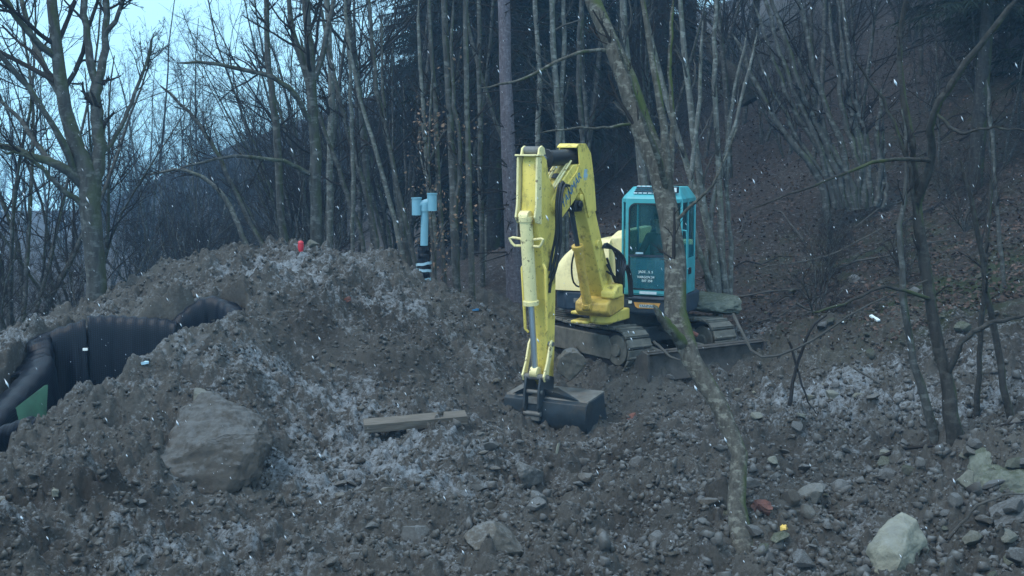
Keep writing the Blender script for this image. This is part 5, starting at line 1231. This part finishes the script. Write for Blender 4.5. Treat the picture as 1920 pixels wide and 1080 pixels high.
# bucket links
for s_ in (-1, 1):
    slab([(1.96, .72), (2.0, .80), (2.06, .74), (2.14, .50), (2.24, .32), (2.20, .24), (2.12, .28), (2.06, .46)], s_ * .165 - .014, s_ * .165 + .014, 'bucket_link', 'pale', ex, .006)
mb = MB(); mb.cyl(B3(2.17, .30, -.20), B3(2.17, .30, .20), .045, 16); mb.cyl(B3(2.17, .30, -.225), B3(2.17, .30, .225), .028, 12); mb.build('link_pin', M['edge'], ex, .006)
mb = MB(); mb.cyl(B3(1.99, .74, -.19), B3(1.99, .74, .19), .035, 14); mb.build('link_pin', M['edge'], ex, .006)
# quick coupler
for s_ in (-1, 1): slab([(1.84, .26), (2.0, .30), (2.24, .30), (2.28, .14), (2.30, -.12), (2.22, -.24), (2.05, -.10), (1.86, -.02)], s_ * .11 - .016, s_ * .11 + .016, 'coupler', 'dark', ex, .01)
mb = MB(); mb.cyl(B3(2.22, .10, -.14), B3(2.22, .10, .14), .03, 12); mb.box(B3(2.20, -.02), (.05, .16, .10), (BF, BW, UP)); mb.cyl(B3(2.24, -.20, -.13), B3(2.24, -.20, .13), .035, 12); mb.build('coupler_pin', M['edge'], ex, .005)

# --- bucket: open to the machine, curved back to the camera
BWc = .16; hw = .63
outer = [(1.66, .06), (1.86, .03), (2.14, .00), (2.19, -.03), (2.215, -.14), (2.20, -.30), (2.14, -.42), (2.03, -.51), (1.88, -.555), (1.66, -.555)]
inner_ = [(t_ - (.02 if z > -.45 else 0), z - .02 if z > -.05 else z + .018) for t_, z in outer]
mb = MB(); mb.prism([B3(t, z, BWc - hw) for t, z in outer + inner_[::-1]], BW * 2 * hw); bk = mb.build('bucket', M['bucket'], ex, .004)
for s_ in (-1, 1):
    mb = MB(); mb.prism([B3(t, z, BWc + s_ * hw - .012) for t, z in outer[:-1] + [(1.66, -.55), (1.56, -.30)]], BW * .024); mb.build('side_plate', M['bucket'], bk, .004)
mb = MB(); mb.prism([B3(t, z, BWc - hw - .005) for t, z in ((1.62, .085), (2.12, .022), (2.13, .0), (1.62, .06))], BW * (2 * hw + .01)); mb.build('top_plate', M['edge'], bk, .003)
for s_ in (-1, 1):
    w0 = BWc + s_ * .40; mb = MB()
    A = [B3(1.72, .085, -.02 + s_ * .14), B3(2.10, .04, -.02 + s_ * .14), B3(2.16, .03, BWc + s_ * .52), B3(2.14, .10 + .04, -.02 + s_ * .14)]
    mb.add(A, [(0, 1, 2), (0, 2, 3), (0, 3, 1), (1, 3, 2)]); mb.build('gusset', M['bucket'], bk)
mb = MB(); mb.box(B3(2.22, -.26, 0), (.06, .22, .08), (BF, BW, UP)); mb.build('hook_bar', M['edge'], bk, .01)
mb = MB(); mb.prism([B3(t, z, BWc - hw - .01) for t, z in ((1.68, -.575), (1.68, -.535), (1.46, -.545), (1.44, -.56))], BW * (2 * hw + .02)); mb.build('cutting_edge', M['edge'], bk, .003)

# --- hoses
def hose(pts, r=.016, name='hose', mk='rubber'):
    P3 = [Vector(p) for p in pts]; a, b = resample(P3, [r] * len(P3), 18); mb = MB(); mb.tube([Vector(q) for q in a], list(b), 8); return mb.build(name, M[mk], ex, 0, 80)
for k, (w, dz) in enumerate(((.15, 0), (.185, .03), (.22, -.02), (.16, -.05))):
    hose([B3(1.66 - .03 * k, 2.90, w), B3(1.86, 2.92 + dz, w + .05), B3(2.0, 2.66 + dz, w + .08), B3(1.98, 2.30 - .06 * k, w + .07), B3(1.98, 1.95 - .08 * k, w), B3(2.0, 1.75 - .1 * k, .13)], .019)
hose([B3(2.1, 2.86, -.15), B3(2.15, 2.66, -.26), B3(2.2, 2.36, -.26), B3(2.3, 2.22, -.2)], .022, 'hose', 'dark')
hose([B3(1.70, 2.86, .16), B3(1.78, 2.96, .22), B3(1.70, 2.80, .28), B3(1.60, 2.52, .24), B3(1.30, 2.46, .16)], .007)
for k in range(5):
    w = .19 + .022 * k
    hose([B3(.40 - .05 * k, 1.95, .16), B3(.34 - .05 * k, 2.02 - .03 * k, w), B3(.16 - .04 * k, 1.86 - .03 * k, w + .06), B3(.10, 1.55, w + .06), B3(-.02, 1.25, w + .02)], .019)
for k in range(3):
    hose([B3(.30, 1.80 - .1 * k, .18), B3(.12, 1.50, .20 + .02 * k), B3(.0, 1.38, .23 + .02 * k), B3(-.12, 1.66, .25 + .025 * k), B3(-.26, 1.5, .27 + .025 * k), B3(-.3, 1.18, .28 + .025 * k)], .017)
hose([B3(.70, 2.0, -.13), B3(.66, 1.7, -.22), B3(.60, 1.45, -.22), B3(.56, 1.38, -.14), B3(.60, 1.5, -.1)], .014)

# ------------------------------------------------------------------ vent pipe
vp = px(793, 545, 20.0); vz = ground_z(vp.x, vp.y); vp.z = min(vp.z, vz) - .1
tp_ = px(797, 380, 20.0)
root = empty('vent_pipe', vp); tag(root, 'pale blue plastic vent pipe with double tee top and taped black sleeve behind the mound', 'pipe')
def along(z, dx=0, dy=0): 
    k = (z - vp.z) / (tp_.z - vp.z); return Vector((vp.x + (tp_.x - vp.x) * k + dx, vp.y + dy, z))
zt = tp_.z; zw = px(790, 462, 20.0).z
mb = MB(); mb.cyl(along(zw - .3), along(zt - .06), .062, 22); mb.cyl(along(zt - .14), along(zt - .02), .078, 22); pp = mb.build('pipe', M['pvc'], root, .003)
cx_ = along(zt)
mb = MB(); mb.tube([cx_ + Vector((-.13, -.02, -.05)), cx_ + Vector((0, 0, -.01)), cx_ + Vector((.13, 0, .03))], .062, 20); mb.build('tee', M['pvc'], root)
for dx, dz in ((-.135, -.05), (.115, .02)):
    c = cx_ + Vector((dx, -.02, dz)); mb = MB(); mb.lathe = None
    prof = [(.068, -.15), (.078, -.15), (.078, .11), (.086, .115), (.086, .135), (.070, .135), (.068, .11)]
    mb.loft([[c + Vector((r * math.cos(q), r * math.sin(q), z)) for q in [k * math.pi / 12 for k in range(24)]] for r, z in prof], cap=False); mb.build('socket', M['pvc'], root)
mb = MB(); rw = []
for k in range(26):
    z = vp.z + .02 + (zw - vp.z) * k / 25; rw.append([along(z) + Vector((math.cos(q), math.sin(q), 0)) * (.10 + .02 * (1 - k / 25) + .008 * math.sin(3 * q + k) + .006 * ((k * 7) % 3 - 1)) for q in [j * math.pi / 14 for j in range(28)]])
mb.loft(rw, cap=False); me_o = mb.build('sleeve', M['membrane'], root)
uv = me_o.data.uv_layers.new(name='UVMap')
for l in me_o.data.loops: co = me_o.data.vertices[l.vertex_index].co; uv.data[l.index].uv = (math.atan2(co.y - .0, co.x + 1e-6) * .1, co.z)
for v_, tl in ((494, .012), (506, -.006), (524, .01), (533, .0)):
    z = px(790, v_, 20.0).z; mb = MB(); c = along(z)
    mb.loft([[c + Vector((math.cos(q) * .128, math.sin(q) * .128, h + tl * math.cos(q) * 1.5 + .004 * math.sin(5 * q))) for q in [k * math.pi / 12 for k in range(24)]] for h in (-.022, .022)], cap=False); mb.build('tape', M['tape'], root)
mb = MB(); mb.loft([[along(zw + h) + Vector((math.cos(q), math.sin(q), 0)) * .078 for q in [k * math.pi / 12 for k in range(24)]] for h in (-.012, .012)]); mb.build('clamp', M['litter'], root)

# ------------------------------------------------------------------ lined pit
def sheet(name, cols, rows_z, label, cat, bulge=.05, lip=.35, seed=1, parent=None, mk='membrane', solid=.012):
    """a hanging sheet: cols are top points; it folds back over the rim and hangs to the pit floor"""
    rr = random.Random(seed); P_, _ = resample(cols, [0] * len(cols), 60); n = len(P_); V = []; UV = []
    tang = np.gradient(P_, axis=0); dist = np.concatenate([[0], np.cumsum(np.linalg.norm(np.diff(P_, axis=0), axis=1))])
    rows = [(-.30, -.06), (-.15, -.01), (-.05, .02), (0, 0), (.03, -.06), (.05, -.16), (.06, -.32), (.08, -.5), (.09, -.75), (.10, -1.0), (.12, -1.4), (.12, -1.9)]
    for j, (o_, z_) in enumerate(rows):
        for i in range(n):
            t = norm(tang[i]); out = np.array([t[1], -t[0], 0]);
            fold = bulge * (math.sin(i * .33 + seed) + .4 * math.sin(i * .8 + 2 * seed) + .06 * rr.uniform(-1, 1)) * min(1, max(0, -z_) * 1.6)
            V.append(P_[i] + out * (o_ + fold) + np.array([0, 0, z_ + .01 * math.sin(i * .9)])); UV.append((dist[i], j * .12 if j < 4 else .4 - z_))
    V = np.array(V); ii = np.arange(len(rows) * n).reshape(len(rows), n)
    Fq = np.stack([ii[:-1, :-1], ii[:-1, 1:], ii[1:, 1:], ii[1:, :-1]], -1).reshape(-1, 4)
    me = smooth_mesh(np_mesh(name, V, [Fq])); uv = me.uv_layers.new(name='UVMap'); lv = np.zeros(len(me.loops), int); me.loops.foreach_get('vertex_index', lv)
    uv.data.foreach_set('uv', np.array(UV)[lv].ravel())
    o = link_mesh(name, me, M[mk], parent); m_ = o.modifiers.new('thick', 'SOLIDIFY'); m_.thickness = solid
    if label: tag(o, label, cat)
    return o
lin = [px(60, 700, 15.2), px(92, 655, 15.7), px(92, 628, 15.95), px(125, 615, 16.0), px(160, 604, 16.1)]
sheet('drainage_membrane', lin, None, 'folded corner piece of black dimpled membrane at the left end of the pit lining', 'membrane', .04, seed=2)
lin = [px(164, 598, 16.12), px(210, 597, 16.2), px(260, 600, 16.2), px(305, 603, 16.22), px(330, 612, 16.2)]
sheet('drainage_membrane', lin, None, 'middle piece of black dimpled membrane hanging straight down the back wall of the pit', 'membrane', .012, seed=5)
lin = [px(318, 612, 16.28), px(345, 590, 16.4), px(385, 562, 16.6), px(410, 566, 16.55), px(432, 584, 16.3), px(440, 600, 16.1)]
sheet('drainage_membrane', lin, None, 'peaked end piece of black dimpled membrane partly buried by the mound', 'membrane', .03, seed=7)
lin = [px(-60, 850, 13.2), px(0, 783, 13.9), px(45, 735, 14.5), px(85, 690, 15.1), px(95, 670, 15.4)]
sheet('drainage_membrane', lin, None, 'narrow strip of black membrane along the sloping left rim of the pit', 'membrane', .02, seed=9)
mb = MB(); mb.box(px(160, 655, 15.9), (.06, .03, .03)); tag(mb.build('clip', M['white']), 'small white clip on the black membrane seam', 'clip')
# green board standing in the pit
A = [px(28, 765, 14.2), px(84, 722, 14.6), px(80, 800, 14.5), px(10, 850, 14.0)]
mb = MB(); mb.prism(A, Vector((.03, .03, 0))); gb = mb.build('board_face', M['green'], None, .003); gb.name = 'green_board'; tag(gb, 'green board standing in the pit below the membrane at the left edge', 'board')
# rolled end of membrane
a_, b_2 = px(-40, 838, 13.3), px(72, 800, 13.9)
mb = MB(); loops = []
for k in range(20):
    c = a_.lerp(b_2, k / 19); r = .165 + .008 * math.sin(k * 1.7) - (.03 if k > 17 else 0); loops.append([c + Vector((0, math.cos(q) * r, math.sin(q) * r * .9)) for q in [j * math.pi / 14 for j in range(28)]])
mb.loft(loops); rl = mb.build('membrane_roll', M['membrane'], None, 0, 60); tag(rl, 'rolled black membrane lying in the near left corner of the pit', 'membrane')
uv = rl.data.uv_layers.new(name='UVMap')
for l in rl.data.loops: co = rl.data.vertices[l.vertex_index].co; uv.data[l.index].uv = (co.x, co.z + co.y)

# ------------------------------------------------------------------ small things
p0, p1 = px(682, 799, 14.4), px(874, 782, 14.6)
X = (p1 - p0).normalized(); Yv = Vector((0, 1, .12)); Yv = (Yv - X * Yv.dot(X)).normalized(); Zv = X.cross(Yv)
bm = bmesh.new(); bmesh.ops.create_cube(bm, size=1.0); bmesh.ops.subdivide_edges(bm, edges=bm.edges, cuts=9, use_grid_fill=True)
for v in bm.verts:
    v.co = Vector((v.co.x * (p1 - p0).length, v.co.y * .24, v.co.z * .10)); v.co += mnoise.noise_vector(v.co * 5) * .008
me = bpy.data.meshes.new('plank'); bm.to_mesh(me); bm.free(); me.materials.append(M['wood'])
pk = bpy.data.objects.new('plank', me); COL.objects.link(pk); Mx = Matrix.Identity(4)
for i in range(3): Mx[i][0], Mx[i][1], Mx[i][2], Mx[i][3] = X[i], Yv[i], Zv[i], ((p0 + p1) / 2)[i]
pk.matrix_world = Mx; tag(pk, 'weathered wooden plank lying on frosted earth left of the bucket', 'plank')
# red grave lantern
c = px(564, 462, 19.3); c.z = ground_z(c.x, c.y)
root = empty('lantern', c); tag(root, 'small red lantern standing on the mound crest beside a pale stone', 'lantern')
def lathe(c, prof, n=20): return MB().loft([[c + Vector((r * math.cos(q), r * math.sin(q), z)) for q in [k * 2 * math.pi / n for k in range(n)]] for r, z in prof])
lathe(c, [(.035, -.03), (.040, 0), (.048, .05), (.042, .10)]).build('body', M['red'], root); lathe(c, [(.044, .102), (.048, .11), (.03, .135), (.01, .14)]).build('lid', M['red'], root)
def chip(u, v, size, mk, label, cat, name, seed, Y=None, lift=.02):
    p = drop(u, v) if Y is None else px(u, v, Y); rr = random.Random(seed); bm = bmesh.new(); bmesh.ops.create_cube(bm, size=1.0); bmesh.ops.subdivide_edges(bm, edges=bm.edges, cuts=2, use_grid_fill=True)
    for q in bm.verts: q.co = Vector((q.co.x * size[0], q.co.y * size[1], q.co.z * size[2])) + mnoise.noise_vector(q.co * 2 + Vector((seed, 0, 0))) * min(size) * .35
    me = bpy.data.meshes.new(name); bm.to_mesh(me); bm.free(); me.materials.append(M[mk]); o = bpy.data.objects.new(name, me); COL.objects.link(o)
    o.location = p + Vector((0, 0, lift)); o.rotation_euler = (rr.uniform(-.4, .4), rr.uniform(-.4, .4), rr.uniform(0, 3)); tag(o, label, cat); return o
chip(651, 566, (.10, .07, .06), 'brick', 'small broken red brick high on the face of the mound', 'brick', 'brick_piece', 1)
chip(1428, 962, (.15, .10, .08), 'brick', 'broken red brick beside the mossy stone near the crooked tree', 'brick', 'brick_piece', 2, None, .05)
chip(1470, 998, (.06, .045, .035), 'ochre', 'small orange chip beside the crooked tree base', 'brick', 'brick_piece', 3, None, .04)
chip(1185, 785, (.16, .08, .05), 'brick', 'dull red brick piece in the rubble right of the bucket', 'brick', 'brick_piece', 4)
chip(892, 590, (.10, .05, .03), 'blueprint', 'scrap of blue plastic at the right foot of the mound', 'scrap', 'plastic_scrap', 5)
chip(1578, 607, (.11, .05, .02), 'litter', 'left white plastic scrap on the dark ground at the foot of the slope', 'scrap', 'plastic_scrap', 6)
chip(1640, 600, (.20, .05, .03), 'litter', 'right longer white plastic scrap on the dark ground at the foot of the slope', 'scrap', 'plastic_scrap', 7)
chip(1045, 850, (.025, .02, .13), 'stone_pale', 'pale splinter in the loose earth below the bucket', 'scrap', 'plastic_scrap', 8)
chip(272, 690, (.08, .05, .03), 'tape', 'pale crumpled scrap on the pit rim', 'scrap', 'plastic_scrap', 9)
chip(105, 935, (.09, .06, .06), 'stone_pale', 'small pale chip in the left foreground earth', 'stone', 'stone', 10)
# marker post in the wood
a_ = px(910, 462, 24.6); b_2 = px(911, 403, 24.6); a_.z = min(a_.z, ground_z(a_.x, a_.y))
mb = MB(); mb.cyl(a_, b_2, .022, 10); tag(mb.build('marker_post', M['bark_pale']), 'thin pale marker post in the wood right of the slender pair of trees', 'post')

# ------------------------------------------------------------------ falling snow
rng = np.random.default_rng(99); NS = 2400
Ys = 5.0 + 17 * rng.random(NS) ** .75; Us = rng.uniform(-.47, .47, NS); Vs = rng.uniform(-.38, .16, NS)
c = np.stack([Us * Ys, Ys, CAM_Z + Vs * Ys], -1); c = c[(c[:, 2] > .3)]; NS = len(c)
s = (.0016 + .0050 * rng.random(NS) ** 2.5)[:, None, None] * (.6 + .5 * rng.random(NS))[:, None, None]
oct_ = np.array([(1, 0, 0), (-1, 0, 0), (0, 1, 0), (0, -1, 0), (0, 0, 1), (0, 0, -1)], float); of = np.array([(0, 2, 4), (2, 1, 4), (1, 3, 4), (3, 0, 4), (2, 0, 5), (1, 2, 5), (3, 1, 5), (0, 3, 5)])
shp = oct_[None] * np.stack([np.ones(NS), np.ones(NS), rng.uniform(1.0, 5.0, NS)], -1)[:, None]
shp[..., 0] += -.45 * shp[..., 2]
V = c[:, None] + shp * s
me = np_mesh('snowflakes', V.reshape(-1, 3), [(of[None] + (np.arange(NS) * 6)[:, None, None]).reshape(-1, 3)], M['snow'])
o = bpy.data.objects.new('snowflakes', me); COL.objects.link(o); tag(o, 'sparse snowflakes falling through the air over the whole site', 'snow', kind='stuff')

# ------------------------------------------------------------------ labels that single out each repeat
def to_px(p):
    d = Vector(p) - cam.location; y = d.y * math.cos(PITCH) - d.z * math.sin(PITCH); z = d.y * math.sin(PITCH) + d.z * math.cos(PITCH)
    return 960 + F_PX * d.x / y, 540 - F_PX * z / y
RANK = ['closest', 'second', 'third', 'fourth', 'fifth', 'sixth', 'seventh', 'eighth', 'ninth', 'tenth', 'eleventh', 'twelfth', 'thirteenth', 'fourteenth', 'fifteenth', 'sixteenth', 'seventeenth', 'eighteenth', 'nineteenth', 'twentieth', 'twenty-first', 'twenty-second', 'twenty-third', 'twenty-fourth', 'twenty-fifth', 'twenty-sixth', 'twenty-seventh', 'twenty-eighth', 'twenty-ninth', 'thirtieth']
MARKS = [('plank', 778, 790), ('bucket', 1040, 780), ('big muddy boulder', 400, 810), ('red brick', 1428, 962), ('large pale boulder', 1682, 1012), ('crooked tree foot', 1385, 985), ('angular stone below the bucket', 990, 890),
         ('wide muddy bottom boulder', 930, 1020), ('rounded grey stone at the bottom', 780, 1000), ('broad mossy boulder', 1870, 870), ('dark flat rock at the right edge', 1900, 960), ('dark forked tree', 1790, 840), ('dozer blade', 1330, 690),
         ('pair of white scraps', 1610, 604), ('red lantern', 564, 462), ('small brick on the mound', 651, 566), ('pale chip in the left foreground', 105, 935), ('bottom left corner', 20, 1070), ('blue scrap', 892, 590), ('pale pit rim stone', 178, 768),
         ('tan stone on the gravel', 1560, 740), ('crossing sticks', 1505, 700), ('bottom right corner', 1900, 1070), ('dull grey block', 1520, 935), ('mossy boulder by the track', 1338, 572), ('pale straight stick', 1680, 735), ('vent pipe', 793, 535)]
TMARKS = [('left picture edge', 0), ('big forked tree', 180), ('pale crest stone', 585), ('vent pipe', 795), ('slender tree pair', 872), ('pinkish spruce trunk', 955), ('raised boom', 1080), ('cab', 1230), ('coppice by the cab', 1345), ('grey coppice fan', 1605), ('dark forked tree', 1740), ('right picture edge', 1920)]
def relabel():
    cells = {}
    for o in COL.objects:
        if o.parent or not o.get('group') or o['group'] in ('pair of slender trees', 'bare saplings behind the mound'): continue
        u, v = to_px(o.location)
        if o['category'] == 'stone':
            nm_, mu, mv = min(MARKS, key=lambda m_: (m_[1] - u) ** 2 + 1.6 * (m_[2] - v) ** 2); du, dv = u - mu, v - mv
            di = ('right of' if du > 0 else 'left of') if abs(du) > 1.2 * abs(dv) else ('below' if dv > 0 else 'above'); key = math.hypot(du, dv)
            noun = {'grey_stone': 'grey stone', 'pale_limestone': 'pale stone', 'mud_covered_stone': 'muddy stone', 'mossy_stone': 'mossy stone', 'mud_caked_rock': 'muddy stone', 'lichen_boulder': 'mossy stone'}[o.data.materials[0].name]
            cells.setdefault((noun, di, nm_), []).append((key, o))
        else:
            nm_, mu = min(TMARKS, key=lambda m_: abs(m_[1] - u)); di = 'right of' if u > mu else 'left of'
            if nm_ == 'left picture edge': di = 'beside'
            if nm_ == 'right picture edge': di = 'beside'
            noun = {'branch': 'fallen branch', 'spruce_tree': 'dark spruce tree', 'shrub': 'leafless bush'}.get(o.name.split('.')[0], 'bare tree')
            cells.setdefault((noun, di, nm_), []).append((o.location.y, o))
    for (noun, di, nm_), L_ in cells.items():
        L_.sort(key=lambda t_: t_[0])
        for i, (_, o) in enumerate(L_):
            if o['category'] == 'stone':
                s_ = sum(o.scale) * 2 / 3; size = 'large ' if s_ > .22 else ('small ' if s_ < .11 else '')
                o['label'] = (size + noun + ', ' + (RANK[i] if i < 30 else 'outermost') + ' one ' + di + ' the ' + nm_)
            else:
                o['label'] = noun + (' on the slope, ' if noun == 'fallen branch' else ' in the wood, ') + (('nearest' if i == 0 else RANK[i] + ' nearest') if i < 30 else 'one of the farthest') + ', ' + di + ' the ' + nm_
relabel()

# ------------------------------------------------------------------ haze
if HAZE_DENSITY > 0:
    mb = MB(); mb.box((0, 100, 22), (1500, 260, 64)); hz = mb.build('haze', None)
    hz.data.materials.clear(); hm = bpy.data.materials.new('cold_haze'); hm.use_nodes = True; N = hm.node_tree.nodes; N.clear()
    ho = N.new('ShaderNodeOutputMaterial'); pv = N.new('ShaderNodeVolumePrincipled'); pv.inputs['Density'].default_value = HAZE_DENSITY; pv.inputs['Color'].default_value = (.34, .64, 1.0, 1); pv.inputs['Anisotropy'].default_value = 0.0
    hm.node_tree.links.new(pv.outputs[0], ho.inputs['Volume']); hz.data.materials.append(hm); hz['kind'] = 'stuff'

0 and print('TRIS', sum(sum(len(p.vertices) - 2 for p in m_.polygons) if len(m_.polygons) < 5000 else 2 * len(m_.polygons) for m_ in bpy.data.meshes))
for o in bpy.data.objects:
    if '_M' in o: del o['_M']
